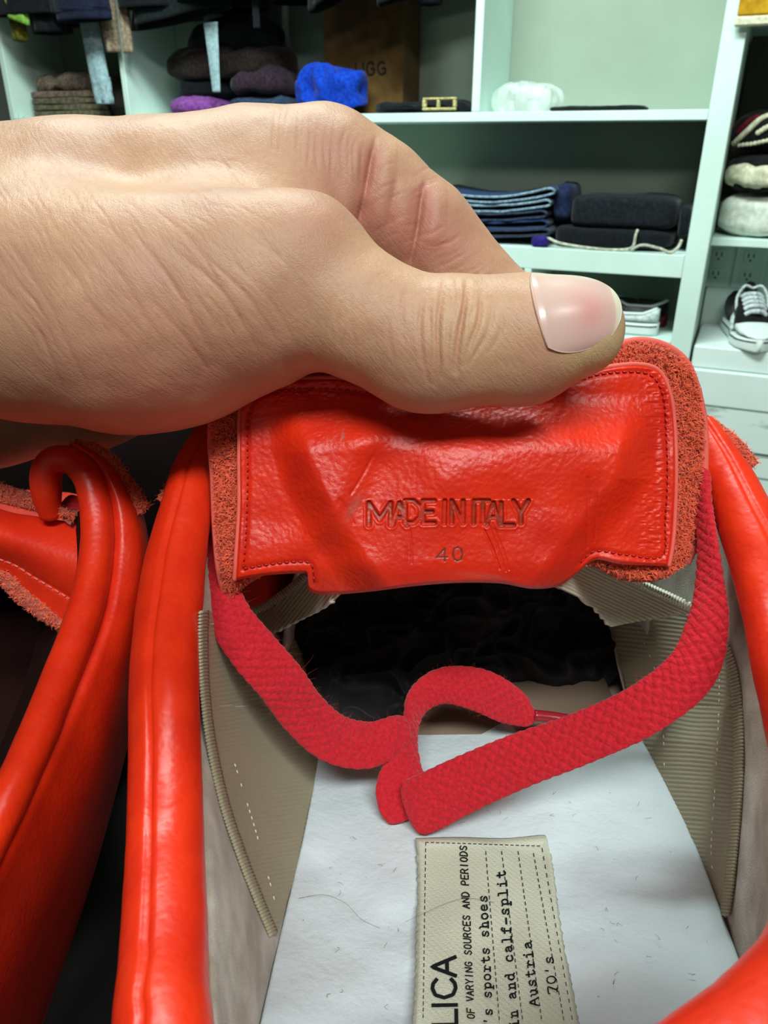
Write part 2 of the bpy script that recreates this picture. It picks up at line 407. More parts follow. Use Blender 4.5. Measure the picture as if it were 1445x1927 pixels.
FL = -CAMZ
struct(box('floor', (-2.2, 4.2, FL-.05, FL, -3.4, .62), M_floor))
struct(box('wall_back', (-2.2, 4.2, FL, 1.45, .52, .62), M_wall))
struct(box('wall_left', (4.1, 4.2, FL, 1.45, -3.4, .52), M_wall))
struct(box('wall_right', (-2.2, -2.1, FL, 1.45, -3.4, .52), M_wall))
struct(box('ceiling', (-2.2, 4.2, 1.45, 1.5, -3.4, .62), M_wall))
struct(box('wall_front', (-2.2, 4.2, FL, 1.45, -3.5, -3.4), M_wall))

shelf = thing('shelf_unit', 'white painted open shelf unit with thick uprights holding folded clothes behind the hand', 'shelf', SH([1.0, FL, .12]))
D = .245
for (u0, u1, v0, v1) in [(-.017, .031, FL, .78), (.551, .571, .0555, .62), (1.612, 1.63, .0555, .62), (2.07, 2.09, FL, .78), (.392, .411, FL, -.3), (1.2, 1.22, FL, -.3)]:
    box('upright', (u0, u1, v0, v1, 0, D), M_shelf, shelf)
for (u0, u1, v0, v1) in [(.0315, 2.0695, .034, .055), (.0315, 2.0695, -.30, -.248), (.0315, 2.0695, .62, .66), (.0315, 2.0695, -.485, -.45), (.0315, 2.0695, FL+.02, FL+.06)]:
    box('shelf_board', (u0, u1, v0, v1, 0.0, D), M_shelf, shelf)
box('back_panel', (-.017, 2.09, FL, .78, D+.001, D+.012), M_back, shelf)
box('baseboard', (-.017, 2.09, FL, FL+.019, .02, .03), M_shelf, shelf)
# lower pedestal frame seen at the right of the shoe compartment
side = thing('side_shelf_unit', 'deeper white side shelf unit at the right edge holding patterned knitwear', 'shelf', SH([-.4, FL, .2]))
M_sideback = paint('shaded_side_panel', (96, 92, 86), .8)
box('shelf_board', (-.9, -.0175, -.232, -.214, .075, .47), M_shelf, side)
box('shelf_board', (-.9, -.0175, .225, .243, .03, .47), M_shelf, side)
box('side_panel', (-.92, -.9005, FL, .5, .03, .47), M_shelf, side)
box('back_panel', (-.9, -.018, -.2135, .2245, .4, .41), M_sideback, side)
box('back_panel', (-.9, -.018, FL, -.2325, .31, .32), M_shelf, side)

# ---- power outlets on the white panel
def outlet(u, v, w, label):
    t = thing('power_outlet', label, 'outlet', SH([u, v-.06, w]), 'power outlets under the knitwear shelf')
    box('cover_plate', (u-.038, u+.038, v-.058, v+.058, w-.006, w-.0001), M_shelf, t, bev=.003)
    mslot = M_slot
    for dv in (.024, -.024):
        r = box('receptacle', (u-.017, u+.017, v+dv-.015, v+dv+.015, w-.008, w-.0062), M_shelf, t, bev=.004)
        for du in (-.0065, .0065):
            box('slot', (u+du-.0015, u+du+.0015, v+dv-.002, v+dv+.008, w-.0086, w-.0079), mslot, r, bev=.0003)
        box('slot', (u-.0025, u+.0025, v+dv-.011, v+dv-.006, w-.0086, w-.0079), mslot, r, bev=.0003)
M_slot = new_mat('dark_slot', (.02, .02, .02, 1), .6)
outlet(-.035, -.305, .31, 'white double power outlet above the sneaker, nearer the white upright')
outlet(-.113, -.305, .31, 'white double power outlet above the sneaker, farther from the white upright')

# ---- white storage boxes under the sneaker
M_box = paint('white_cardboard', (226, 240, 236), .6)
def storage(u0, u1, v0, v1, w0, label, lid=.035, smudge=False):
    t = thing('storage_box', label, 'box', SH([(u0+u1)/2, v0, w0+.15]), 'white storage boxes stacked at the right')
    box('body', (u0+.004, u1-.004, v0, v1-lid, w0+.004, w0+.30), M_box if not smudge else M_boxs, t, bev=.003)
    box('lid', (u0, u1, v1-lid+.0005, v1, w0, w0+.302), M_box, t, bev=.003)
M_boxs = paint('smudged_white_cardboard', (226, 240, 236), .6)
_v = coords(M_boxs, (9, 9, 26)); _n = N(M_boxs, 'ShaderNodeTexNoise', Scale=1.0, Detail=3); L(M_boxs, _v, _n.inputs['Vector'])
_m = N(M_boxs, 'ShaderNodeMapRange'); _m.inputs['From Min'].default_value = .6; _m.inputs['From Max'].default_value = .72; L(M_boxs, _n.outputs['Fac'], _m.inputs['Value'])
_x = N(M_boxs, 'ShaderNodeMix', data_type='RGBA'); L(M_boxs, _m.outputs[0], _x.inputs[0]); _x.inputs[6].default_value = srgb(224, 238, 234); _x.inputs[7].default_value = srgb(150, 158, 156)
L(M_boxs, _x.outputs[2], bsdf(M_boxs).inputs['Base Color'])
storage(-.42, -.024, -.508, -.455, 0.0, 'flat white box directly under the black and white sneaker', lid=.0535-.001)
storage(-.43, -.022, -.705, -.509, -.012, 'tall white box with grey smudges, second below the sneaker', lid=.088, smudge=True)
storage(-.43, -.022, -.90, -.712, 0.0, 'white box at the bottom of the stack, below the dark gap', lid=.06)
storage(-.43, -.022, FL, -.9005, 0.0, 'white box on the floor beneath the visible stack', lid=.06)

# ---- soft goods generators
def lump(name, u0, u1, v0, v1, w0, w1, mat, parent=None, amp=.012, freq=14, e=.6, seed=0, sag=0.0, nu=70, nv=36, ridge=.5):
    """crumpled rounded cloth heap in shelf coordinates"""
    th = np.linspace(0, 2*np.pi, nu, endpoint=False); ph = np.linspace(-np.pi/2, np.pi/2, nv)
    T, Pp = np.meshgrid(th, ph, indexing='ij')
    sg = lambda x, k: np.sign(x)*np.abs(x)**k
    x = sg(np.cos(Pp), e)*sg(np.cos(T), e); z = sg(np.cos(Pp), e)*sg(np.sin(T), e); y = sg(np.sin(Pp), e)
    c = np.array([(u0+u1)/2, (v0+v1)/2, (w0+w1)/2]); h = np.array([u1-u0, v1-v0, w1-w0])/2
    p = np.stack([x, y, z], -1)*h
    n = np.stack([x/h[0], y/h[1], z/h[2]], -1); n /= np.linalg.norm(n, axis=-1, keepdims=True)+1e-9
    f = fbm(p*freq+seed*31.7, 3); rdg = 1-np.abs(noise(p*freq*1.7+seed*11+5))*2
    d = amp*(f*(1-ridge)+rdg*ridge)
    p = p+n*d[..., None]; p[..., 1] -= sag*(p[..., 0]/h[0])**2*h[1]
    p[..., 1] = np.maximum(p[..., 1], -h[1]+.0005*np.cos(T*7))
    V = SH(p+c)
    i, j = np.meshgrid(np.arange(nu), np.arange(nv-1), indexing='ij'); i2 = (i+1) % nu
    F = np.stack([i*nv+j, i*nv+j+1, i2*nv+j+1, i2*nv+j], -1).reshape(-1, 4)
    return mesh_obj(name, V.reshape(-1, 3), F, mat, parent)
def folded(prof, w0, w1, thick, mat, name, parent=None, wob=.0025, seed=0, nw=24, shrink=0):
    """folded cloth: profile polyline (u,v) extruded inwards, with a rounded edge and waviness"""
    P = crom(np.array(prof, float), 90); t = np.gradient(P, axis=0); t /= np.linalg.norm(t, axis=1, keepdims=True)+1e-9
    nrm = np.stack([-t[:, 1], t[:, 0]], 1)
    w = np.linspace(w0, w1, nw); U = np.empty((90, nw, 3))
    for k, ww in enumerate(w):
        f = fbm(np.stack([P[:, 0]*16, P[:, 1]*16+seed, np.full(90, ww*14)], 1), 2)
        q = P+nrm*(wob*f)[:, None]
        U[:, k] = np.stack([q[:, 0], q[:, 1], np.full(90, ww)+.004*fbm(np.stack([P[:, 0]*30, P[:, 1]*30, np.full(90, seed)], 1), 2)], 1)
    A = SH(U); du = np.gradient(A, axis=0); dv = np.gradient(A, axis=1); n = np.cross(du, dv); n /= np.linalg.norm(n, axis=-1, keepdims=True)+1e-9
    edge = np.ones(nw); edge[0] = .55; edge[-1] = .55
    T = (thick/2)*edge[None, :, None]
    V = np.vstack([(A+n*T).reshape(-1, 3), (A-n*T).reshape(-1, 3)]); off = 90*nw
    F = gridf(90, nw); ring = [i*nw for i in range(90)]+[89*nw+j for j in range(1, nw)]+[i*nw+nw-1 for i in range(88, -1, -1)]+[j for j in range(nw-2, 0, -1)]
    r = np.array(ring); r2 = np.roll(r, -1)
    F = np.vstack([F, F[:, ::-1]+off, np.stack([r, r2, r2+off, r+off], 1)])
    return mesh_obj(name, V, F, mat, parent), A
def hemline(A, mat, parent, r=.0022, row=0, name='hem'):
    v, f = polytube(A[:, row], r, 6); return mesh_obj(name, v, f, mat, parent)

SHELF_LOW = -.248; SHELF_UP = .055
M_denim = cloth('blue_denim', (38, 66, 108), (24, 44, 80)); M_denim2 = cloth('dark_denim', (30, 42, 78), (18, 26, 52)); M_denim3 = cloth('grey_denim', (52, 68, 92), (32, 42, 62))
M_hem = cloth('pale_frayed_hem', (150, 176, 190), (96, 122, 145)); M_blk = cloth('black_cotton', (20, 24, 30), (10, 12, 17)); M_blk2 = cloth('black_cotton_faded', (26, 32, 38), (14, 17, 22))
M_cord = cloth('cream_cord', (214, 218, 196)); M_dblue = cloth('deep_violet_cloth', (46, 36, 130)); M_royal = cloth('royal_blue_cloth', (8, 66, 190), (4, 40, 140))
def jeans(v, tilt, du, mat, hemm, label, seed, thick=.0065, curl=.0072, ur=.375, w0=.035, dip=.02):
    ul = .66+du; ur = ur+du*.5
    top = lambda s: v+curl*2+tilt*(s)+dip*(4*(s-.5)**2-1)
    s = np.linspace(0, 1, 9)
    prof = [(ul+(ur-ul)*k, top(k)) for k in s]+[(ur-.010, top(1)-.002), (ur-.015, top(1)-curl), (ur-.006, top(1)-curl*1.9)]+[(ul+(ur-ul)*k, top(k)-curl*1.9) for k in s[::-1][1:]]
    t = thing('folded_jeans', label, 'jeans', SH([(ul+ur)/2, v, .13]), 'folded jeans stacked on the lower shelf')
    o, A = folded(prof, w0, D-.01, thick, mat, 'denim_body', t, seed=seed)
    if hemm: hemline(A, hemm, t, .0030)
    return t
jeans(-.233, .012, .0, M_denim3, None, 'bottom pair of folded grey-blue jeans in the stack', 1, dip=.004, w0=.02)
jeans(-.209, .006, .0, M_denim3, M_denim, 'grey-blue folded jeans with a curled edge, second from the bottom of the stack', 2, dip=.007, ur=.385)
jeans(-.184, .004, .02, M_denim2, M_denim3, 'dark navy folded jeans in the middle of the stack', 3, dip=.011, ur=.38)
jeans(-.160, .006, .02, M_denim, M_hem, 'blue jeans with a pale frayed hem, second from the top of the stack', 4, dip=.015, ur=.37)
jeans(-.137, .010, .015, M_denim, M_hem, 'mid-blue jeans with a frayed pale hem on top of the stack', 5, dip=.018, ur=.365)
tag(lump('folded_jeans', .322, .368, SHELF_LOW+.052, -.105, .06, .22, M_denim2, amp=.008, seed=3, e=.5), 'dark navy folded denim leaning against the right side of the jeans stack', 'jeans')
tag(lump('folded_shirt', .358, .40, SHELF_LOW+.0005, -.222, -.002, .028, M_dblue, amp=.003, seed=4, e=.5), 'small deep violet cloth between the jeans and the black trousers', 'shirt')
tag(lump('folded_trousers', .068, .318, -.198, -.128, .025, .22, M_blk2, amp=.006, seed=5, e=.35, freq=9), 'black folded trousers on top of the dark pile beside the jeans', 'trousers')
tag(lump('folded_trousers', .068, .352, SHELF_LOW+.004, -.2, .02, .22, M_blk, amp=.005, seed=6, e=.35, freq=9), 'black folded trousers with cream drawcord lying directly on the lower shelf', 'trousers')
tag(lump('folded_trousers', .033, .062, -.215, -.145, .03, .2, M_blk, amp=.004, seed=8, e=.5), 'narrow black folded garment squeezed against the white upright', 'trousers')
def cord(name, pts, r, mat, parent=None):
    v, f = polytube(SH(crom(np.array(pts, float), 50)), r, 8); return mesh_obj(name, v, f, mat, parent)
tag(cord('drawcord', [(.375, -.243, .02), (.36, -.226, .008), (.33, -.235, .004), (.27, -.242, .003), (.2, -.245, .004), (.155, -.238, .006), (.15, -.21, .012), (.148, -.198, .018)], .0035, M_cord), 'cream drawcord hanging over the front of the black trousers and along the shelf edge', 'cord')
tag(cord('drawcord', [(.155, -.243, .004), (.13, -.23, 0.0), (.09, -.236, 0.0), (.065, -.244, .004), (.05, -.232, .01), (.045, -.215, .012)], .0035, M_cord), 'cream drawcord looped at the right end of the lower shelf', 'cord')

# upper shelf right: clear plastic bag, thin black garment
M_plast = new_mat('clear_plastic_film', (.90, .95, .94, 1), .12, .9, alpha=.28)
bsdf(M_plast).inputs['IOR'].default_value = 1.12
tag(lump('plastic_bag', .385, .525, SHELF_UP+.001, .104, .03, .15, M_plast, amp=.024, freq=20, seed=9, e=.9, ridge=.85, nu=120, nv=60), 'crumpled clear plastic bag on the upper shelf right of the divider', 'bag')
tag(lump('folded_garment', .17, .395, SHELF_UP+.001, .066, .03, .14, M_blk, amp=.003, seed=10, e=.5), 'thin flat black garment beside the clear plastic bag', 'garment')
# upper shelf left part
M_card = cloth('brown_cardboard', (104, 78, 40), (92, 66, 34), scale=40); M_purple = cloth('purple_cloth', (150, 84, 165), (110, 56, 130)); M_beltw = cloth('cream_gold_belt', (226, 214, 150), (150, 140, 90), scale=200)
cb = thing('cardboard_box', 'brown cardboard box with dark lettering standing behind the blue cloth', 'box', SH([.9, SHELF_UP, .16]))
box('carton', (.80, 1.03, SHELF_UP+.0005, .37, .115, .235), M_card, cb, bev=.003)
M_olive = cloth('olive_khaki_cloth', (120, 112, 88), (78, 72, 56)); M_taupe = cloth('taupe_cloth', (140, 122, 108), (92, 78, 68)); M_brownd = cloth('dark_brown_cloth', (52, 40, 36), (28, 22, 20)); M_plum = cloth('dark_plum_cloth', (58, 40, 54), (32, 22, 32)); M_slate = cloth('slate_blue_cloth', (50, 68, 96), (30, 42, 64)); M_greyc = cloth('pale_blue_grey_knit', (168, 194, 200), (136, 162, 170)); M_ribk = cloth('beige_rib_knit', (176, 158, 134), (120, 104, 86)); M_navy = cloth('navy_denim_cloth', (28, 34, 58), (18, 22, 40)); M_lime = cloth('lime_green_cloth', (150, 196, 84), (110, 160, 60)); M_olv2 = cloth('mustard_cord', (112, 108, 30), (76, 72, 18)); M_white = cloth('off_white_cloth', (212, 222, 214), (176, 190, 184)); M_dgreen = cloth('very_dark_green_cloth', (24, 34, 36), (14, 20, 22))
# stack of khaki trousers at far left
for k, (v0, v1, m, lab) in enumerate([(.0556, .075, M_olive, 'olive folded garment at the bottom of the stack at the far left'), (.0755, .092, M_olive, 'olive-grey folded garment, second from the bottom of the far left stack'), (.0925, .110, M_olive, 'pale olive folded garment in the middle of the far left stack'), (.1105, .128, M_taupe, 'taupe folded garment below the crumpled one at the far left')]):
    tag(lump('folded_garment', 1.76+.01*k, 2.05, v0, v1, .04, .235, m, amp=.0035, seed=20+k, e=.3, freq=10), lab, 'garment', 'folded garments at the far left')
tag(lump('crumpled_shirt', 1.77, 2.05, .1285, .172, .06, .23, M_taupe, amp=.016, seed=26, e=.7, ridge=.7, freq=16), 'crumpled taupe shirt on top of the far left stack', 'shirt')
tag(lump('dark_garment', 1.64, 1.75, SHELF_UP+.001, .15, .05, .23, M_brownd, amp=.01, seed=27, e=.6), 'dark brown folded garment beside the left divider', 'garment')
# big dark pile between dividers
tag(lump('folded_coat', 1.15, 1.54, .150, .222, .05, .212, M_brownd, amp=.016, seed=30, e=.55, freq=9), 'dark brown folded coat low in the big dark pile', 'coat')
tag(lump('folded_coat', 1.18, 1.46, .214, .292, .06, .212, M_blk, amp=.022, seed=31, e=.75, sag=.3, freq=9), 'black folded coat on top of the big dark pile', 'coat')
tag(lump('folded_jumper', 1.12, 1.30, .105, .16, .03, .2, M_plum, amp=.022, seed=32, e=.8, ridge=.7, freq=10), 'dark plum jumper slumped on the right of the dark pile', 'jumper')
tag(lump('folded_jumper', 1.31, 1.50, .10, .154, .06, .22, M_blk, amp=.008, seed=33, e=.6), 'black jumper under the coats at the left of the dark pile', 'jumper')
tag(lump('folded_shirt', 1.11, 1.30, SHELF_UP+.001, .10, .02, .2, M_slate, amp=.010, seed=34, e=.6), 'slate blue shirt at the foot of the dark pile', 'shirt')
tag(lump('purple_scarf', 1.325, 1.49, SHELF_UP+.001, .098, .0, .14, M_purple, amp=.010, seed=35, e=.8, ridge=.7), 'purple scarf heaped at the front of the shelf under the dark pile', 'scarf')
tag(lump('blue_blouse', .88, 1.06, SHELF_UP+.001, .158, .0, .075, M_royal, amp=.024, seed=36, e=.8, ridge=.75, freq=13, nu=120, nv=60), 'royal blue cloth heaped on the upper shelf in front of the cardboard box', 'blouse')
tag(lump('black_garment', .585, .86, SHELF_UP+.001, .082, .02, .2, M_blk, amp=.010, seed=37, e=.7), 'black crumpled garment between the blue cloth and the divider', 'garment')
bl = thing('belt_buckle', 'pale gold rectangular buckle lying on the black garment by the divider', 'buckle', SH([.66, .06, .0]))
for a, b, c, d in [(.612, .70, .083, .088), (.612, .70, .060, .066), (.612, .620, .066, .083), (.69, .70, .066, .083), (.655, .662, .066, .083)]:
    box('bar', (a, b, c, d, .001, .012), M_beltw, bl, bev=.002)

# ---- garments hanging from the rail above
M_rail = new_mat('steel_rail', (.5, .5, .5, 1), .3, metal=1)
for x0_, x1_, lab_ in ((.5725, 1.6105, 'steel rail across the middle upper compartment with dark garments hanging from it'), (1.6315, 2.0685, 'steel rail across the far left compartment with the lime and navy garments')):
    v_, f_ = polytube(SH(np.array([(x, .598, .09) for x in np.linspace(x0_, x1_, 12)])), .012, 12)
    tag(mesh_obj('clothes_rail', v_, f_, M_rail), lab_, 'rail')
def hang(name, u0, u1, vb, w, depth, mat, parent=None, vt=.585, flare=.0, slant=.0, open_in=True, seed=0, fold=.25, thick=.003, mouth=.0):
    """sleeve or body of a hanging garment: a flattened wavy tube, hollow at its open lower end"""
    n, m = 40, 72; a = np.linspace(0, 2*np.pi, m, endpoint=False); t = np.linspace(0, 1, n)
    A, T = np.meshgrid(a, t, indexing='xy')
    c = (u0+u1)/2; h = (u1-u0)/2*(1+flare*(T-1)); d = depth/2
    wv = 1+fold*np.sin(A*5+seed*1.7+T*2.0)*.35+fold*.3*noise(np.stack([np.cos(A)*2, np.sin(A)*2, T*5+seed*9], -1))
    def shell(off):
        x = c+slant*(1-T)+(h*wv-off)*np.cos(A); z = w+(d*wv-off)*np.sin(A); y = vt+(vb-vt)*T+mouth*np.cos(A)*T**6
        return np.stack([x, y, z], -1)
    O = SH(shell(0)).reshape(-1, 3); I = SH(shell(thick)).reshape(-1, 3); off = n*m
    i, j = np.meshgrid(np.arange(n-1), np.arange(m), indexing='ij'); j2 = (j+1) % m
    F = np.stack([i*m+j, i*m+j2, (i+1)*m+j2, (i+1)*m+j], -1).reshape(-1, 4)
    jj = np.arange(m); k2 = (jj+1) % m
    cap = np.stack([(n-1)*m+jj, (n-1)*m+k2, (n-1)*m+k2+off, (n-1)*m+jj+off], 1); cap0 = np.stack([k2, jj, jj+off, k2+off], 1)
    return mesh_obj(name, np.vstack([O, I]), np.vstack([F, F[:, ::-1]+off, cap, cap0]), mat, parent)
def hung(name, label, cat, *pieces):
    t = thing(name, label, cat, SH([(pieces[0][1][0]+pieces[0][1][1])/2, pieces[0][1][2], pieces[0][1][3]]), 'garments hanging from the rail')
    for pn, a, kw in pieces: hang(pn, *a, parent=t, **kw)
    return t
hung('hanging_shirt', 'blue cloth garment hanging at the very left edge', 'shirt', ('body', (2.00, 2.055, .330, -.03, .05, M_royal), dict(seed=1)))
hung('hanging_trousers', 'mustard corded garment hanging beside the lime green cloth', 'trousers', ('leg', (1.93, 1.975, .255, -.03, .04, M_olv2), dict(seed=2, slant=.03)))
hung('hanging_blouse', 'lime green cloth hanging near the left edge', 'top', ('body', (1.885, 1.96, .300, -.06, .03, M_lime), dict(seed=3, mouth=.012)))
hung('hanging_jacket', 'black garment hanging between the lime cloth and the navy skirt', 'jacket', ('body', (1.80, 1.92, .272, .0, .09, M_blk), dict(seed=4)))
hung('hanging_skirt', 'navy denim skirt hem with a stitched band hanging at the left', 'skirt', ('body', (1.565, 1.745, .285, -.085, .07, M_navy), dict(seed=5, fold=.12)), ('hem_band', (1.563, 1.747, .305, -.085, .073, M_navy), dict(seed=5, fold=.12, vt=.312)))
hung('hanging_jumper', 'pale blue-grey knitted sleeve hanging down in front of the left divider', 'jumper', ('sleeve', (1.655, 1.715, .09, -.02, .035, M_greyc), dict(seed=6, slant=.035, fold=.15)), ('cuff', (1.657, 1.713, .088, -.02, .038, M_greyc), dict(seed=7, vt=.155, fold=.25)))
hung('hanging_jumper', 'beige ribbed sleeves hanging just right of the pale blue-grey sleeve', 'jumper', ('sleeve', (1.598, 1.640, .215, -.03, .03, M_ribk), dict(seed=8, fold=.6)), ('sleeve', (1.553, 1.575, .21, -.03, .03, M_ribk), dict(seed=9, fold=.6)))
hung('hanging_coat', 'very dark coat hanging over the dark pile', 'coat', ('body', (1.245, 1.55, .285, -.01, .10, M_dgreen), dict(seed=10, mouth=-.02)))
hung('hanging_shirt', 'pale grey cloth corner hanging at the top in front of the dark coat', 'shirt', ('body', (1.225, 1.31, .333, -.10, .04, M_white), dict(seed=11, mouth=.015)), )
hung('hanging_vest', 'narrow pale tie end hanging over the dark pile', 'tie', ('strap', (1.272, 1.296, .11, -.03, .008, M_greyc), dict(seed=12, fold=.1, flare=-.8, vt=.27)))
hung('hanging_blouse', 'grey sleeve with an open cuff hanging at the top centre', 'top', ('sleeve', (1.075, 1.145, .325, -.10, .045, M_greyc), dict(seed=13, mouth=.012)), ('tail', (1.105, 1.122, .245, -.08, .01, M_blk), dict(seed=14, vt=.35)))
hung('hanging_trousers', 'black trouser leg hanging above the cardboard box', 'trousers', ('leg', (.875, .985, .295, -.03, .07, M_blk), dict(seed=15, mouth=-.02)))
hung('hanging_shirt', 'off-white sleeve hanging between two dark garments', 'shirt', ('sleeve', (.80, .85, .298, -.075, .03, M_white), dict(seed=16, slant=.03, mouth=-.006)))
hung('hanging_jacket', 'dark green-black jacket sleeve hanging beside the off-white sleeve', 'jacket', ('sleeve', (.69, .795, .285, -.06, .05, M_dgreen), dict(seed=17, mouth=-.01)), ('sleeve', (.655, .715, .28, .0, .05, M_blk), dict(seed=18)))

# ---- knitwear at right: patterned folded sweater, cream sweaters
M_pat = cloth('patterned_knit', (24, 20, 22)); nt = M_pat
def wave_pattern(m):
    v = coords(m, (1, 1, 1)); sx = N(m, 'ShaderNodeSeparateXYZ'); L(m, v, sx.inputs[0])
    ns = N(m, 'ShaderNodeTexNoise', Scale=60, Detail=2); L(m, v, ns.inputs['Vector'])
    wv = N(m, 'ShaderNodeTexWave', Scale=8.5, Distortion=5.5, Detail=2); wv.bands_direction = 'Z'; wv.inputs['Detail Scale'].default_value = 3.0; L(m, v, wv.inputs['Vector'])
    ad = N(m, 'ShaderNodeMath', operation='MULTIPLY_ADD'); L(m, ns.outputs['Fac'], ad.inputs[0]); ad.inputs[1].default_value = .5; L(m, wv.outputs['Fac'], ad.inputs[2])
    cr = N(m, 'ShaderNodeValToRGB'); cr.color_ramp.interpolation = 'CONSTANT'
    e = cr.color_ramp.elements; e[0].color = srgb(18, 16, 18); e[1].position = .82; e[1].color = srgb(214, 212, 190)
    q = e.new(.02); q.color = srgb(110, 24, 38); q = e.new(.28); q.color = srgb(18, 16, 18)
    L(m, ad.outputs[0], cr.inputs[0]); L(m, cr.outputs[0], bsdf(m).inputs['Base Color'])
    vo = N(m, 'ShaderNodeTexVoronoi', Scale=220); L(m, v, vo.inputs['Vector']); L(m, bump(m, vo.outputs['Distance'], .003, .8), bsdf(m).inputs['Normal'])
wave_pattern(M_pat)
M_creamk = cloth('cream_knit', (222, 220, 196), (186, 182, 150), scale=90); M_whitek = cloth('white_knit', (226, 232, 220), (200, 206, 194), scale=90); M_yel = cloth('yellow_print', (205, 160, 30), (150, 104, 14), scale=30); M_dk = cloth('black_knit', (20, 18, 20), (12, 10, 12))
SB = -.2135
tag(lump('folded_sweater', -.30, -.021, SB+.0005, -.118, .08, .33, M_whitek, amp=.010, seed=40, e=.5, nu=90, nv=44), 'white knitted sweater folded at the bottom of the knitwear pile at the right edge', 'sweater')
sw = thing('folded_sweater', 'cream and black patterned sweater in the middle of the knitwear pile', 'sweater', SH([-.16, -.117, .2]))
lump('body', -.30, -.024, -.1175, -.035, .07, .32, M_dk, sw, amp=.008, seed=41, e=.5, nu=90, nv=44)
lump('cream_panel', -.30, -.026, -.106, -.049, .050, .2, M_creamk, sw, amp=.010, seed=43, e=.7, nu=90, nv=44, freq=22)
pw = thing('folded_sweater', 'black and burgundy patterned sweater with cream zigzags on top of the knitwear pile', 'sweater', SH([-.16, -.034, .2]))
lump('body', -.30, -.020, -.0345, .058, .075, .32, M_dk, pw, amp=.008, seed=42, e=.7, nu=90, nv=44)
M_burg = cloth('burgundy_knit', (104, 22, 40), (70, 12, 26))
def surf_bumps(name, pts, r, mat, parent, w=.072):
    Vs = []
    for (u, v) in pts:
        du = (u+.16)/.14; dv = (v-.012)/.047
        ww = .075+.125*(1-(max(0, 1-abs(du)**2.9)**.34)*(max(0, 1-abs(dv)**2.9)**.34))-.003
        th = np.linspace(0, 2*np.pi, 8, endpoint=False); V = [SH([u, v, ww-r])]
        V += [SH([u+r*math.cos(t)*1.1, v+r*math.sin(t), ww+.002]) for t in th]
        Vs.append((np.array(V), [(0, 1+(k+1) % 8, 1+k) for k in range(8)]))
    V, F = join(Vs); return mesh_obj(name, V, F, mat, parent)
def lerp_pts(a, n):
    a = np.array(a, float); return [tuple(x) for x in crom(a, n)]
surf_bumps('cream_stripe', lerp_pts([(-.028, -.012), (-.05, .012), (-.075, .037), (-.10, .046), (-.14, .05), (-.19, .05)], 34), .0065, M_creamk, pw)
surf_bumps('cream_stripe', lerp_pts([(-.04, -.016), (-.07, -.012), (-.11, -.004), (-.16, 0), (-.21, 0)], 22), .0048, M_creamk, pw)
surf_bumps('cream_stripe', lerp_pts([(-.075, .010), (-.095, .022), (-.115, .014), (-.13, .012)], 10), .0058, M_creamk, pw)
surf_bumps('burgundy_patch', lerp_pts([(-.034, .012), (-.05, .030), (-.066, .040)], 8), .0075, M_burg, pw)
yb = thing('yellow_print_bag', 'yellow printed packet with a cream bottom edge hanging over the top right', 'bag', SH([-.1, .205, -.01]))
box('print_panel', (-.28, .006, .222, .42, -.022, -.012), M_yel, yb, bev=.003)
box('hem_strip', (-.283, .009, .204, .2215, -.024, -.010), M_creamk, yb, bev=.003)

LB = ['above the belt buckle', 'above the brown cardboard box', 'by the open grey cuff', 'above the dark pile of coats', 'left of the pale tie end', 'above the crumpled taupe shirt', 'behind the lime green cloth']  # extra garments fill the dark rail row, added to shade the compartments
for k_, (a_, b_, vb_, w_) in enumerate([(.60, .79, .345, .135), (.80, 1.0, .34, .135), (1.01, 1.2, .325, .135), (1.21, 1.4, .315, .135), (1.43, 1.59, .305, .135), (1.64, 1.84, .30, .135), (1.85, 2.06, .31, .135)]):
    hung('added_shade_garment', 'black garment added as shade high behind the rail row, '+LB[k_], 'garment', ('body', (a_, b_, vb_, w_, .12, M_blk), dict(seed=30+k_, fold=.12)))
for k_, (a_, b_, vb_) in enumerate([(.60, .78, .335), (.79, .98, .335), (.99, 1.17, .325), (1.18, 1.37, .318), (1.38, 1.57, .31), (1.60, 1.80, .312), (1.81, 2.02, .315)]):
    hung('added_shade_garment', 'black garment added as shade at the front of the rail row, '+LB[k_], 'garment', ('body', (a_, b_, vb_, -.045, .06, M_blk), dict(seed=50+k_, fold=.12)))
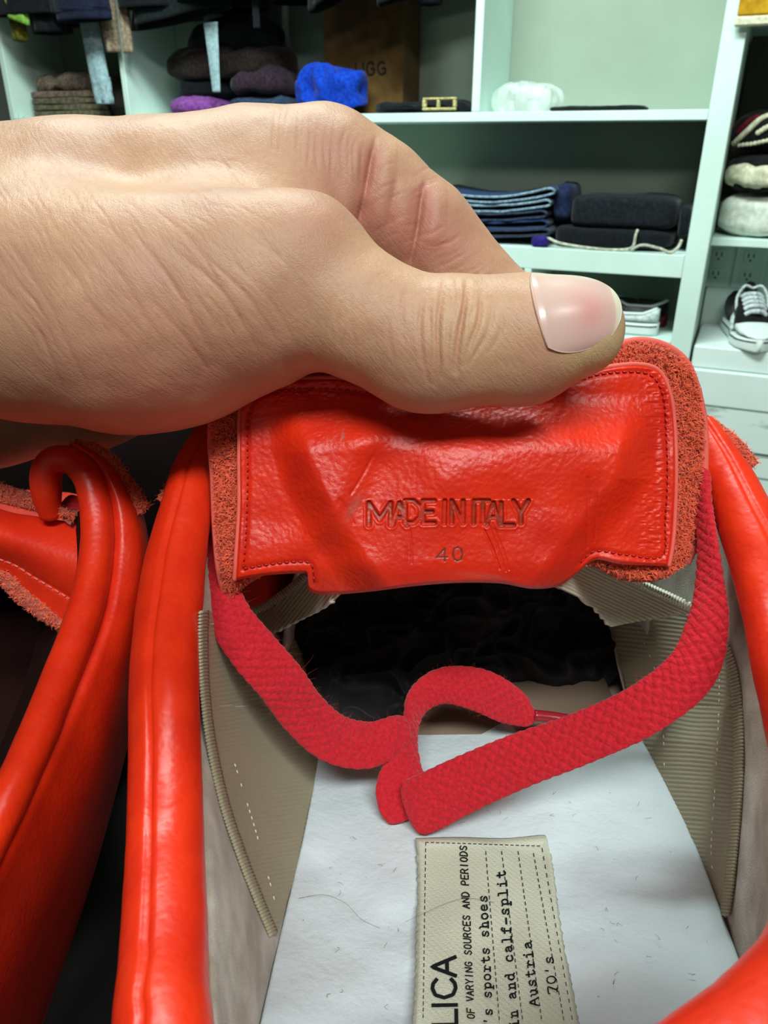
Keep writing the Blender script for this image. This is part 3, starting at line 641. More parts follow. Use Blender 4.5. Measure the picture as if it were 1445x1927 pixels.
# ------------------------------------------------------------------ small shoes in the background
M_rubber = paint('white_rubber', (224, 234, 230), .5); M_canvas = cloth('black_canvas', (22, 22, 24), (12, 12, 14)); M_lacew = cloth('white_lace', (216, 226, 226), (170, 182, 184)); M_stripe = paint('dark_sole_stripe', (60, 70, 72), .6); M_redsole = paint('dark_red_rubber', (112, 22, 34), .5)
def shoe_prof(s):
    hw = np.interp(s, [0, .06, .2, .5, .72, .88, .96, 1], [.015, .028, .033, .035, .046, .042, .027, .006])
    return hw
def small_shoe(name, label, pos, rz, length=.28, open_top=True, laces=True, M_up=None, M_toe=None, M_sole=None, group=None, tiltz=0, stripes=True):
    M_up = M_up or M_canvas; M_toe = M_toe or M_rubber; M_sole = M_sole or M_rubber
    t = thing(name, label, 'shoe', SH(pos), group)
    ca, sa = math.cos(rz), math.sin(rz)
    def to(p):
        p = np.asarray(p, float); x, y, z = p[..., 0], p[..., 1], p[..., 2]+p[..., 1]*math.tan(tiltz)
        return SH(np.stack([pos[0]-(x*ca-y*sa), pos[1]+z, pos[2]-(x*sa+y*ca)], -1))
    ns, m = 60, 40
    s = np.linspace(0, 1, ns); y = s*length-length/2; hw = shoe_prof(s)
    def loft(pn, s0, s1, mat, zb, ztop, scale=1.0, parent=t, ex=.75):
        ss = np.linspace(s0, s1, 40); h = shoe_prof(ss)*scale; yy = (ss*length-length/2); th = np.linspace(0, 2*np.pi, m, endpoint=False)
        zt = ztop(ss); V = []
        for k in range(40):
            cx = np.sign(np.cos(th))*np.abs(np.cos(th))**ex; cz = np.sign(np.sin(th))*np.abs(np.sin(th))**ex
            V.append(np.stack([h[k]*cx, np.full(m, yy[k]), (zb+zt[k])/2+(zt[k]-zb)/2*cz], 1))
        V = np.array(V); i, j = np.meshgrid(np.arange(39), np.arange(m), indexing='ij'); j2 = (j+1) % m
        F = np.stack([i*m+j, (i+1)*m+j, (i+1)*m+j2, i*m+j2], -1).reshape(-1, 4).tolist()
        F += [list(range(m)), list(range(39*m, 40*m))[::-1]]
        return mesh_obj(pn, to(V).reshape(-1, 3), F, mat, parent)
    sole = loft('sole', 0, 1, M_sole, 0, lambda q: .030+0*q, 1.08, ex=.35)
    loft('sole_stripe', .005, .997, M_stripe, .020, lambda q: .0255+0*q, 1.10, sole, ex=.35)
    upz = (lambda q: np.interp(q, [0, .12, .35, .5, .7, .8, .92, 1], [.095, .085, .08, .108, .082, .06, .044, .03])) if laces else (lambda q: np.interp(q, [0, .15, .4, .55, .7, .9, 1], [.066, .05, .048, .062, .056, .042, .03]))
    loft('upper', .01, .98, M_up, .0305, upz, .98)
    if laces:
        loft('toe_cap', .77, .995, M_toe, .0305, lambda q: np.interp(q, [.77, .85, .93, 1], [.062, .056, .046, .031]), 1.02)
        loft('tongue', .40, .60, M_up, .07, lambda q: np.interp(q, [.4, .5, .6], [.135, .120, .10]), .45)
        for k in range(6):
            sk = .47+.052*k; z = float(upz(np.array([sk]))[0]); yy = sk*length-length/2; w = .024
            for sg in (-1, 1):
                pts = to(np.array([[sg*w, yy, z-.004], [sg*w*.6, yy+.002, z+.004], [0, yy+.008*1, z+.007], [-sg*w*.2, yy+.011, z+.006]]))
                v, f = polytube(crom(pts[:, [0, 2, 1]], 14)[:, [0, 2, 1]], .0058, 8); mesh_obj('lace', v, f, M_lacew, t)
        for sg in (-1, 1):
            pts = to(crom(np.array([[0, -.005, .122], [sg*.02, .0, .128], [sg*.036, .012, .10], [sg*.034, .030, .06], [sg*.045, .034, .045]]), 24))
            v, f = polytube(pts, .0034, 8); mesh_obj('lace', v, f, M_lacew, t)
        if stripes:
            for sg in (-1, 1):
                for q in (.52, .585, .65):
                    hwq = float(shoe_prof(np.array([q+.03]))[0]); yq = q*length-length/2
                    a = np.array([[sg*hwq*1.0, yq+.012, .034], [sg*(hwq*.98+.0005), yq+.006, .050], [sg*hwq*.80, yq, .066]])
                    v, f = polytube(to(crom(a[:, [1, 2, 0]], 14)[:, [2, 0, 1]]), .0052, 8); mesh_obj('side_stripe', v, f, M_lacew, t)
    else:
        # slip-on: dark opening set into the upper and a pale band round the collar
        th = np.linspace(0, 2*np.pi, 60); yy = -.045+.075*np.cos(th)
        hwc = .026*np.sin(th); zz = upz((yy+length/2)/length)+.002
        v, f = polytube(to(np.stack([hwc, yy, zz], 1)), .004, 8); mesh_obj('collar_trim', v, f, M_rubber, t)
        V = [np.stack([hwc*q, -.045+.075*np.cos(th)*q, zz+.001-(.0006 if q < .9 else .001)], 1) for q in (1, .7, .35, .02)]
        V = to(np.array(V)); mesh_obj('opening', V.reshape(-1, 3), gridf(4, 60), M_slot, t)
    return t
small_shoe('sneaker', 'black and white striped sneaker with thick white laces on the flat white box', (-.130, -.4545, .125), math.radians(-14), .29, group='sneakers on the white box')
small_shoe('sneaker', 'second black and white sneaker, cut off by the right edge of the picture', (-.265, -.4545, .13), math.radians(-4), .29, group='sneakers on the white box')
small_shoe('slip_on_shoe', 'white slip-on shoe with a dark inside, at the front of the shoe compartment', (.20, -.4495, .065), math.radians(93), .26, laces=False, M_up=M_lacew, group='slip-on shoes in the lower compartment')
small_shoe('slip_on_shoe', 'black slip-on shoe with a dark red sole, at the back of the shoe compartment', (.185, -.4495, .178), math.radians(96), .25, laces=False, M_sole=M_redsole, group='slip-on shoes in the lower compartment')

# ------------------------------------------------------------------ stroke lettering
G = {  # polylines in a unit cell, x right 0..1, y up 0..1
 'M': [[(0,0),(0,1),(.5,.25),(1,1),(1,0)]], 'A': [[(0,0),(.5,1),(1,0)],[(.2,.35),(.8,.35)]], 'D': [[(0,0),(0,1),(.55,1),(.95,.75),(1,.5),(.95,.25),(.55,0),(0,0)]],
 'E': [[(1,0),(0,0),(0,1),(1,1)],[(0,.5),(.8,.5)]], 'I': [[(.5,0),(.5,1)]], 'N': [[(0,0),(0,1),(1,0),(1,1)]], 'T': [[(0,1),(1,1)],[(.5,1),(.5,0)]],
 'L': [[(0,1),(0,0),(1,0)]], 'Y': [[(0,1),(.5,.45),(1,1)],[(.5,.45),(.5,0)]], '4': [[(.75,0),(.75,1),(0,.3),(1,.3)]],
 '0': [[(.5,0),(.15,.12),(0,.5),(.15,.88),(.5,1),(.85,.88),(1,.5),(.85,.12),(.5,0)]],
 'O': [[(.5,0),(.15,.12),(0,.5),(.15,.88),(.5,1),(.85,.88),(1,.5),(.85,.12),(.5,0)]],
 'C': [[(.95,.82),(.75,.96),(.5,1),(.15,.88),(0,.5),(.15,.12),(.5,0),(.75,.04),(.95,.18)]],
 'G': [[(.95,.82),(.75,.96),(.5,1),(.15,.88),(0,.5),(.15,.12),(.5,0),(.8,.06),(.98,.2),(.98,.48),(.55,.48)]],
 'F': [[(0,0),(0,1),(1,1)],[(0,.52),(.8,.52)]], 'V': [[(0,1),(.5,0),(1,1)]], 'R': [[(0,0),(0,1),(.6,1),(.92,.9),(.95,.7),(.85,.53),(.6,.48),(0,.48)],[(.55,.48),(1,0)]],
 'S': [[(.92,.83),(.7,.97),(.35,.98),(.08,.84),(.08,.64),(.3,.54),(.72,.45),(.95,.32),(.93,.14),(.65,.01),(.3,.01),(.04,.17)]],
 'U': [[(0,1),(0,.3),(.15,.06),(.5,0),(.85,.06),(1,.3),(1,1)]], 'P': [[(0,0),(0,1),(.6,1),(.92,.9),(.96,.72),(.85,.53),(.6,.46),(0,.46)]],
 '7': [[(0,.86),(0,1),(1,1),(.35,0)],[(.15,0),(.6,0)]], "'": [[(.5,1),(.42,.72)]], '-': [[(.1,.38),(.9,.38)]],
 's': [[(.85,.55),(.85,.68),(.5,.70),(.18,.62),(.2,.42),(.8,.28),(.85,.1),(.5,0),(.12,.03),(.12,.16)]],
 'p': [[(.05,.68),(.25,.68),(.25,-.3)],[(.05,-.3),(.5,-.3)],[(.25,.5),(.5,.69),(.8,.66),(.95,.35),(.8,.04),(.5,0),(.25,.16)]],
 'o': [[(.5,0),(.18,.08),(.08,.35),(.18,.62),(.5,.7),(.82,.62),(.92,.35),(.82,.08),(.5,0)]],
 'r': [[(.08,.68),(.38,.68),(.38,0)],[(.08,0),(.7,0)],[(.38,.42),(.6,.66),(.88,.68),(.92,.52)]],
 't': [[(.4,.95),(.4,.15),(.55,.01),(.8,.03),(.92,.16)],[(.1,.68),(.8,.68)]],
 'h': [[(.05,1),(.25,1),(.25,0)],[(.05,0),(.42,0)],[(.25,.5),(.5,.7),(.75,.64),(.8,.4),(.8,0)],[(.62,0),(.98,0)]],
 'e': [[(.1,.36),(.9,.36),(.85,.6),(.5,.7),(.18,.62),(.08,.35),(.18,.08),(.5,0),(.88,.12)]],
 'i': [[(.2,.68),(.5,.68),(.5,0)],[(.15,0),(.88,0)],[(.48,.92),(.52,.98)]],
 'n': [[(.05,.68),(.25,.68),(.25,0)],[(.05,0),(.42,0)],[(.25,.5),(.5,.7),(.75,.64),(.8,.4),(.8,0)],[(.62,0),(.98,0)]],
 'a': [[(.15,.58),(.45,.7),(.75,.62),(.78,.4),(.78,.06),(.98,0)],[(.78,.4),(.4,.4),(.1,.28),(.12,.08),(.4,0),(.78,.14)]],
 'd': [[(.6,1),(.8,1),(.8,0),(.98,0)],[(.8,.5),(.5,.7),(.2,.62),(.08,.35),(.2,.06),(.5,0),(.8,.16)]],
 'c': [[(.85,.48),(.85,.62),(.5,.7),(.18,.62),(.08,.35),(.18,.08),(.5,0),(.88,.12)]],
 'l': [[(.2,1),(.5,1),(.5,0)],[(.12,0),(.9,0)]], 'f': [[(.9,.88),(.75,.98),(.5,.95),(.42,.8),(.42,0)],[(.15,0),(.72,0)],[(.12,.66),(.8,.66)]],
 'u': [[(.05,.68),(.22,.68),(.22,.2),(.4,.01),(.62,.04),(.8,.2)],[(.62,.68),(.8,.68),(.8,0),(.98,0)]],
}
def text_polys(txt, x0, h, w, adv, slant=0):
    """list of polylines in (x,y) units; h cap height, w glyph width, adv advance"""
    out = []; x = x0
    for ch in txt:
        if ch in G:
            nar = .35 if ch in "I'" and adv != -1 else 1
            for pl in G[ch]:
                out.append([(x+q[0]*w+slant*q[1]*h, q[1]*h) for q in pl])
        x += adv if ch != ' ' else adv
    return out
def seg_dist_t(P, pl):
    """distance to one polyline and position along it 0..1"""
    d = np.full(len(P), 1e9); tt = np.zeros(len(P)); pl = np.array(pl, float); s = np.r_[0, np.cumsum(np.linalg.norm(np.diff(pl, axis=0), axis=1))]
    for k, (a, b) in enumerate(zip(pl[:-1], pl[1:])):
        ab = b-a; t = np.clip(((P-a)@ab)/(ab@ab+1e-12), 0, 1); q = np.linalg.norm(P-a-t[:, None]*ab, axis=1); m = q < d
        d[m] = q[m]; tt[m] = (s[k]+(s[k+1]-s[k])*t[m])/s[-1]
    return d, tt
def seg_dist(P, polys):
    """distance of points P (n,2) to polylines"""
    d = np.full(len(P), 1e9)
    for pl in polys:
        for a, b in zip(pl[:-1], pl[1:]):
            a = np.array(a); b = np.array(b); ab = b-a; t = np.clip(((P-a)@ab)/(ab@ab+1e-12), 0, 1)
            d = np.minimum(d, np.linalg.norm(P-a-t[:, None]*ab, axis=1))
    return d
# lettering on the cardboard box (flat print)
M_cardink = new_mat('dark_print', (.012, .008, .006, 1), .8)
V, F = join([polytube(SH(np.array([(.935-x, .150+y, .1135) for x, y in crom(np.array(pl), 16)])), .0026, 6) for pl in text_polys('UGG', 0, .028, .022, .032)])
mesh_obj('printed_lettering', V, F, M_cardink, cb, smooth=False)
# ------------------------------------------------------------------ right hand shoe (held open by its tongue)
UPv = np.array([0, .948, -.319]); TOE = np.array([0, .319, .948]); RT = np.array([1., 0, 0])
def L2C(p):
    p = np.asarray(p, float); return -104*UPv+p[..., 0:1]*RT+p[..., 1:2]*TOE+p[..., 2:3]*UPv
def C2L(c):
    c = np.asarray(c, float); q = c+104*UPv; return np.stack([q@RT, q@TOE, q@UPv], -1)
def L2W(p): return cam2w(L2C(p))
def insole_d(py): return 1/(.00606+(np.asarray(py, float)-1440)*6.3e-6)
def lin(x, tab): t = np.array(tab, float); return np.interp(x, t[:, 0], t[:, 1])

shoe = thing('red_sneaker', 'red leather shoe with white insole in front, its tongue pulled up by the thumb', 'shoe', L2W(np.array([20., 150, -24])), 'pair of red leather shoes')

# insole -----------------------------------------------------------
ins_l = [(770, 1300), (700, 1330), (598, 1440), (570, 1580), (530, 1750), (490, 1927), (440, 2150), (430, 2500)]
def wl_tab(): return
def insole_patch():
    l = [(610, 1330), (600, 1400), (597, 1440), (570, 1580), (530, 1750), (490, 1927), (465, 2060)]
    r = [(1165, 1330), (1200, 1385), (1212, 1400), (1290, 1547), (1366, 1740), (1400, 1832), (1440, 1927), (1470, 2060)]
    nu, nv = 150, 200
    Lc = crom(np.array(l, float), nv); Rc = crom(np.array(r, float), nv)
    u = np.linspace(0, 1, nu)[:, None]
    px = Lc[None, :, 0]*(1-u)+Rc[None, :, 0]*u; py = Lc[None, :, 1]*(1-u)+Rc[None, :, 1]*u
    d = insole_d(py)
    # cupped edges, gentle waves in the leather sock, extends to the toe under the tissue
    e = np.minimum(u, 1-u); lift = 1.2*(1-S(e/.12))
    wav = 1.1*fbm(np.stack([px/150., py/110., 0*px], -1), 2)+.6*np.sin((py-1620+.25*(px-1100))/42.)*S((px-1000)/200)*S((1700-py)/100)
    d = d-lift*.9-wav
    return np.stack([px, py, d], -1)
IP = insole_patch(); sheet('insole', px2w(IP), M_insole, shoe, .0015)
# forepart of insole running under the tissue
fp = np.array([[[20+sx*w, y, .0] for sx in np.linspace(-1, 1, 16)] for y, w in [(150, 36), (175, 37), (205, 40), (240, 43), (270, 38), (295, 22)]])
M_fore = new_mat('shade_toned_sock_lining', srgb(122, 106, 92), .95, .1)  # shade of tongue and hand is put into this lining colour
sheet('insole_forepart', L2W(fp), M_fore, shoe, .001)

# collar -----------------------------------------------------------
cl = [(400, 830, 152, 40), (372, 880, 147, 43), (352, 950, 141, 47), (335, 1030, 136, 54), (325, 1100, 131, 59), (313, 1200, 123, 62), (309, 1300, 115, 64), (311, 1400, 108, 66), (311, 1500, 101, 69), (311, 1600, 95, 72), (310, 1720, 86, 78), (308, 1830, 79, 84), (307, 1927, 73, 92), (330, 2040, 68, 102)]
cr = [(450, 2150, 64, 120), (700, 2230, 60, 140), (1000, 2215, 57, 150), (1250, 2130, 58, 150), (1420, 2022, 61, 148), (1520, 1915, 66, 138), (1562, 1820, 73, 118), (1565, 1710, 83, 95), (1553, 1590, 94, 78), (1527, 1450, 105, 68), (1502, 1330, 113, 66), (1484, 1250, 119, 65), (1462, 1150, 127, 62), (1430, 1040, 134, 59), (1395, 960, 140, 52), (1367, 895, 145, 43), (1341, 838, 149, 31), (1320, 797, 152, 22)]
def lump_fn(P, a, rr): return .10*fbm(np.stack([P[:, 0:1]/90+np.cos(a), P[:, 1:2]/60+np.sin(a), 0*a], -1), 2)
tube('collar', cl+cr, M_red2, shoe, n=620, m=72, groove=[(-.42, .75, .34), (2.6, .4, .6)], fn=lump_fn)
# collar stitching line in the seam
def stitch_chain(name, pts3, pitch_px, seg_px, r_mm, mat, parent, lift=.12, wob=0):
    """row of separate short stitches along a camera-space polyline (px,py,d)"""
    P = crom(np.array(pts3, float), 900); s = np.r_[0, np.cumsum(np.linalg.norm(np.diff(P[:, :2], axis=0), axis=1))]
    parts = []; k = 0.
    while k+seg_px < s[-1]:
        q = np.array([np.interp(np.linspace(k, k+seg_px, 4), s, P[:, c]) for c in range(3)]).T
        q[:, 2] -= lift*np.array([0, 1, 1, 0]); q[:, :2] += wob*rng.normal(0, 1, 2)
        r = r_mm*.001*np.array([.6, 1, 1, .6]); parts.append(polytube(px2w(q), r, 6)); k += pitch_px
    V, F = join(parts); o = mesh_obj(name, V, F, mat, parent); o['kind'] = 'stuff'; return o

# inner walls ------------------------------------------------------
xAl = [(850, 400), (1000, 392), (1200, 376), (1400, 374), (1600, 384), (1750, 392), (1927, 400), (2100, 420)]; dAl = [(850, 150), (950, 142), (1100, 132), (1300, 116), (1600, 96), (1750, 86), (1927, 75), (2100, 66)]
xBl = [(1000, 520), (1150, 545), (1300, 590), (1440, 602), (1580, 575), (1750, 535), (1927, 495), (2100, 470)]
xAr = [(830, 1325), (950, 1345), (1040, 1374), (1150, 1404), (1250, 1424), (1330, 1438), (1450, 1464), (1600, 1485), (1750, 1490), (1927, 1500), (2100, 1500)]; dAr = [(830, 150), (960, 141), (1150, 128), (1330, 114), (1450, 106), (1600, 95), (1750, 83), (1927, 70), (2100, 62)]
xBr = [(1000, 1125), (1150, 1150), (1250, 1168), (1395, 1205), (1545, 1284), (1735, 1360), (1830, 1396), (1927, 1434), (2100, 1500.1)]
def dB(py): return np.where(py < 1330, lin(py, [(900, 225), (1000, 212), (1150, 203), (1330, 188)]), insole_d(np.maximum(py, 1330)))+1.2
def wall_d(side, px, py):
    xA, dA, xB = (xAl, dAl, xBl) if side == 'l' else (xAr, dAr, xBr)
    a, b = lin(py, xA), lin(py, xB); t = np.clip((px-a)/(b-a), -.3, 1.15)
    return lin(py, dA)+(dB(py)-lin(py, dA))*np.sign(t)*np.abs(t)**.85
def wall(side):
    nu, nv = 60, 150; py = np.linspace(880, 2060, nv)[None]; t = np.linspace(.0, 1.03, nu)[:, None]
    xA, xB = (xAl, xBl) if side == 'l' else (xAr, xBr)
    px = lin(py, xA)+(lin(py, xB)-lin(py, xA))*t; py = py+0*t
    d = wall_d(side, px, py); px = px+(-16 if side == 'l' else 16)*(1-S(t/.1)); d = d+.5*fbm(np.stack([px/90., py/120., 0*px], -1), 2)+3.0*(1-S(t/.12))
    return px2w(np.stack([px, py, d], -1))
sheet('side_lining', wall('l'), M_lining, shoe, .0018)
sheet('side_lining', wall('r'), M_lining, shoe, .0018)
# vamp lining: ceiling of the toe cavity, behind the tissue
vp = []
for y in np.linspace(165, 312, 26):
    w = np.interp(y, [165, 200, 240, 280, 300, 312], [44, 42, 42, 36, 26, 12]); h = np.interp(y, [165, 200, 240, 280, 300, 312], [66, 56, 46, 34, 24, 12])
    a = np.linspace(0, np.pi, 40); vp.append(np.stack([20+w*np.cos(a), np.full(40, y), h*np.sin(a)**.8], 1))
sheet('vamp_lining', L2W(np.array(vp)), M_lining, shoe, .001)

# ribbed elastic gussets (ribs are real ridges)
def ribbed(name, pts, ribdir, mat, side=None, dfun=None, nu=160, nv=240, pitch=9.0, amp=.16, off=.9, parent=shoe, rib_uv=None):
    top, bottom, left, right = pts
    Q = coons(np.array(top, float), np.array(bottom, float), np.array(left, float), np.array(right, float), nu, nv)
    px, py = Q[..., 0], Q[..., 1]
    d = wall_d(side, px, py)-off if dfun is None else dfun(px, py)
    if rib_uv is not None: ph = rib_uv(px, py)
    else: ph = (px*ribdir[0]+py*ribdir[1]+5*fbm(np.stack([px/110., py/110., 0*px], -1), 2))/pitch
    d = d-amp*np.cos(ph*2*np.pi)+.35*fbm(np.stack([px/70., py/70., 0*px+3], -1), 2)
    return sheet(name, px2w(np.stack([px, py, d], -1)), mat, parent, .0008)
gl_outer = [(384, 1150), (383, 1210), (386, 1300), (398, 1400), (422, 1510), (455, 1610), (490, 1700), (516, 1762)]
gl_inner = [(545, 1165), (570, 1240), (592, 1330), (602, 1400), (600, 1440), (585, 1520), (560, 1630), (520, 1762)]
ribbed('elastic_gusset', ([(384, 1150), (460, 1150), (545, 1165)], [(516, 1762), (518, 1762), (520, 1762)], gl_outer, gl_inner), (.16, 1), M_rib_dark, 'l', nv=520, pitch=8.5)
gr_outer = [(1300, 1135), (1345, 1180), (1378, 1260), (1388, 1350), (1389, 1450), (1382, 1560), (1372, 1660), (1363, 1727)]
gr_inner = [(1105, 1128), (1150, 1190), (1172, 1270), (1190, 1350), (1215, 1408), (1255, 1480), (1300, 1580), (1359, 1727)]
ribbed('elastic_gusset', ([(1105, 1128), (1200, 1140), (1300, 1135)], [(1359, 1727), (1361, 1727), (1363, 1727)], gr_inner, gr_outer), (-.10, 1), M_rib_dark, 'r', nv=520, pitch=8.5)
def overlock(name, path, side, mat, off=1.3, r=.35, pitch=6.5, half=8, dfun=None):
    P = crom(np.array(path, float), 700); t = np.gradient(P, axis=0); t /= np.linalg.norm(t, axis=1, keepdims=True); n = np.stack([-t[:, 1], t[:, 0]], 1)
    s = np.r_[0, np.cumsum(np.linalg.norm(np.diff(P, axis=0), axis=1))]; parts = []; k = 2
    while k < s[-1]-4:
        c = np.array([np.interp(k, s, P[:, 0]), np.interp(k, s, P[:, 1])]); i = min(int(np.searchsorted(s, k)), len(n)-1)
        q = np.array([c-n[i]*half-t[i]*1.5, c-n[i]*half*.4, c+n[i]*half*.4, c+n[i]*half+t[i]*1.5])
        d = (wall_d(side, q[:, 0], q[:, 1])-off) if dfun is None else dfun(q[:, 0], q[:, 1])-.5
        d = d-np.array([-.25, .12, .12, -.25]); parts.append(polytube(px2w(np.c_[q, d]), r*.001*np.array([.7, 1, 1, .7]), 6)); k += pitch
    V, F = join(parts); o = mesh_obj(name, V, F, mat, shoe); o['kind'] = 'stuff'; return o
overlock('overlock_stitching', gl_outer, 'l', M_rib_dark); overlock('overlock_stitching', gr_outer, 'r', M_rib_dark)
def dashes(path, side, mat, pitch=13, seg=6, r=.12, keep=.55):
    P = np.array(path, float); P = crom(P, 500); s = np.r_[0, np.cumsum(np.linalg.norm(np.diff(P, axis=0), axis=1))]; parts = []; k = 0
    while k+seg < s[-1]:
        if rng.random() < keep:
            q = np.array([np.interp(np.linspace(k, k+seg, 3), s, P[:, c]) for c in range(2)]).T
            d = wall_d(side, q[:, 0], q[:, 1])-1.35; parts.append(polytube(px2w(np.c_[q, d]), r*.001, 5))
        k += pitch
    V, F = join(parts); o = mesh_obj('stitching', V, F, mat, shoe); o['kind'] = 'stuff'
dashes([(430, 1400), (455, 1480), (480, 1560), (505, 1650), (518, 1700)], 'l', M_whitethread); dashes([(1355, 1200), (1352, 1350), (1345, 1480), (1338, 1600), (1345, 1670)], 'r', M_whitethread)
dashes([(1180, 1150), (1225, 1240), (1245, 1330), (1250, 1450)], 'r', M_whitethread, keep=.4)

# tongue -----------------------------------------------------------
tongue = thing_child = bpy.data.objects.new('tongue', None); COL.objects.link(tongue); tongue.parent = shoe; tongue['_org'] = shoe['_org']; tongue.empty_display_size = .01
# the visible tongue: suede flap + leather lining, as children (third level) of the tongue
def tong_base(px, py):
    return 134.0+.004*(px-860)+((np.maximum(py-1050, 0))/60.)**2*2.2+.000012*(px-860)**2
su_top = [(399, 760), (408, 722), (432, 700), (500, 692), (640, 690), (760, 705), (860, 715), (1000, 705), (1110, 678), (1150, 654), (1200, 641), (1250, 650), (1290, 680), (1312, 730)]
su_bot = [(432, 1150), (452, 1112), (520, 1075), (640, 1062), (860, 1070), (1080, 1060), (1170, 1092), (1240, 1092), (1292, 1060)]
su_l = [(399, 760), (397, 830), (402, 900), (406, 1000), (414, 1080), (432, 1150)]; su_r = [(1312, 730), (1325, 800), (1326, 880), (1320, 970), (1308, 1025), (1292, 1060)]
Q = coons(np.array(su_top, float), np.array(su_bot, float), np.array(su_l, float), np.array(su_r, float), 420, 300)
px, py = Q[..., 0], Q[..., 1]
q3 = np.stack([px/9., py/9., 0*px], -1)
rdg = (1-np.abs(noise(q3*1.0))*1.6)+.5*(1-np.abs(noise(q3*2.1+9))*1.6)
d = tong_base(px, py)+3.1-.34*rdg*1.0-.3*fbm(np.stack([px/45., py/45., 0*px], -1), 2)
u_ = np.linspace(0, 1, 420)[:, None]; v_ = np.linspace(0, 1, 300)[None]
edge = np.minimum(np.minimum(u_, 1-u_)*8, np.minimum(v_, 1-v_)*6); d = d+1.6*(1-S(edge/.16))
SUED = np.stack([px, py, d], -1)
sheet('suede_backing', px2w(SUED), M_suede, tongue, .0022)

li_top = [(452, 775), (463, 742), (492, 722), (560, 713), (640, 712), (720, 722), (860, 728), (1000, 722), (1090, 705), (1150, 690), (1205, 686), (1242, 700), (1262, 745)]
li_bot = [(441, 1092), (500, 1083), (562, 1079), (578, 1082), (583, 1112), (620, 1119), (700, 1113), (780, 1103), (860, 1097), (940, 1098), (1000, 1108), (1050, 1103), (1085, 1080), (1120, 1054), (1170, 1062), (1258, 1066)]
li_l = [(452, 775), (450, 850), (450, 950), (446, 1020), (441, 1092)]; li_r = [(1262, 745), (1269, 800), (1272, 880), (1270, 960), (1266, 1020), (1258, 1066)]
NU, NV = 660, 340
Q = coons(np.array(li_top, float), np.array(li_bot, float), np.array(li_l, float), np.array(li_r, float), NU, NV)
px, py = Q[..., 0], Q[..., 1]
def letters():
    out = []
    # stamped words follow a slightly drooping line
    xs = {'M': (694, 50), 'A': (738, 34), 'D': (762, 36), 'E': (796, 26), 'I': (836, 1), 'N': (850, 26), 'I2': (891, 1), 'T': (897, 28), 'A2': (915, 32), 'L': (943, 28), 'Y': (966, 34)}
    for k, (x, w) in xs.items():
        ch = k[0]; y0 = 984+ (4 if ch in 'MAL' else 0)
        h = 42
        if ch == 'I':
            out.append([(x, y0), (x+1, y0-h)]); continue
        for pl in G[ch]: out.append([(x+a*w*.82, y0-b*h) for a, b in pl])
    return out
LET = letters(); D40 = [[(822+.82*a*24, 1056-b*24) for a, b in pl] for pl in G['4']]+[[(852+a*18, 1056-b*26) for a, b in pl] for pl in G['0']]
def lining_d(px, py, fine=True):
    b = tong_base(px, py)
    P_ = S((px-lin(py, [(740, 495), (850, 510), (920, 530), (1000, 570), (1060, 610), (1120, 655)]))/lin(py, [(800, 70), (1000, 95)]))
    P_ = P_*S((lin(py, [(740, 1245), (900, 1235), (1000, 1165), (1060, 1120), (1120, 1080)])-px)/lin(py, [(800, 70), (1000, 100)]))*S((py-735)/120.)
    w = 4.6*P_
    w = w+1.0*np.exp(-((px-(600+.5*(1000-py)))/38.)**2)*S((py-780)/60)*S((1060-py)/60)      # diagonal fold left of the stamp
    w = w-1.2*np.exp(-((px-(700+.35*(950-py)))/60.)**2-((py-900)/110.)**2)
    w = w+1.1*np.exp(-((px-850)/110.)**2-((py-900)/85.)**2)+.9*np.exp(-((px-1010)/70.)**2-((py-800)/60.)**2)
    w = w-.8*np.exp(-((px-1110)/34.)**2)*S((py-860)/90)
    w = w-.4*np.exp(-((py-(775+((px-880)/230.)**2*-25))/26.)**2)*np.exp(-((px-880)/260.)**2)   # pressed in below the thumb
    w = w+.45*fbm(np.stack([px/95., py/80., 0*px], -1), 2)
    return b-w
d = lining_d(px, py)
flat = np.stack([px.ravel(), py.ravel()], -1)
near = (flat[:, 0] > 680) & (flat[:, 0] < 1012) & (flat[:, 1] > 930) & (flat[:, 1] < 1066)
dist = np.full(len(flat), 99.); dist[near] = seg_dist(flat[near], LET); dist2 = np.full(len(flat), 99.); dist2[near] = seg_dist(flat[near], D40)
dist = dist.reshape(px.shape); dist2 = dist2.reshape(px.shape)
stamp = 1-S((dist-2.9)/2.0); rim = np.exp(-((dist-8.0)/2.2)**2)
d = d+.60*stamp-.16*rim*(py > 940)
stamp2 = (1-S((dist2-.9)/1.4)); d = d+.12*stamp2
# fine creases: fan below ITALY, top band wrinkles and flap wrinkles
for (x0, y0, x1, y1, a, wd) in [(905, 985, 940, 1070, .32, 2.2), (918, 985, 952, 1075, .25, 2), (930, 995, 958, 1072, .2, 2), (770, 990, 775, 1060, .16, 2), (764, 1030, 760, 1075, .12, 2), (1106, 900, 1104, 1030, .25, 3), (1122, 930, 1118, 1020, .2, 2.5), (640, 940, 665, 985, .2, 3), (700, 860, 660, 930, .2, 3)]:
    dd = seg_dist(flat, [[(x0, y0), ((x0+x1)/2+2, (y0+y1)/2), (x1, y1)]]).reshape(px.shape); d = d+a*np.exp(-(dd/wd)**2)
wr = 1-np.abs(noise(np.stack([px/13., py/5.5, 0*px], -1)))*2; band = np.exp(-((py-735)/16.)**2)*(px > 470)*(px < 640)+S((px-1190)/30)*S((1262-px)/10)*.8
d = d-.14*wr*band
e_in = np.minimum(np.minimum(np.linspace(0, 1, NU)[:, None]*NU, (1-np.linspace(0, 1, NU))[:, None]*NU), np.minimum(np.linspace(0, 1, NV)[None]*NV, (1-np.linspace(0, 1, NV))[None]*NV))
d = d+.7*(1-S(e_in/6.))
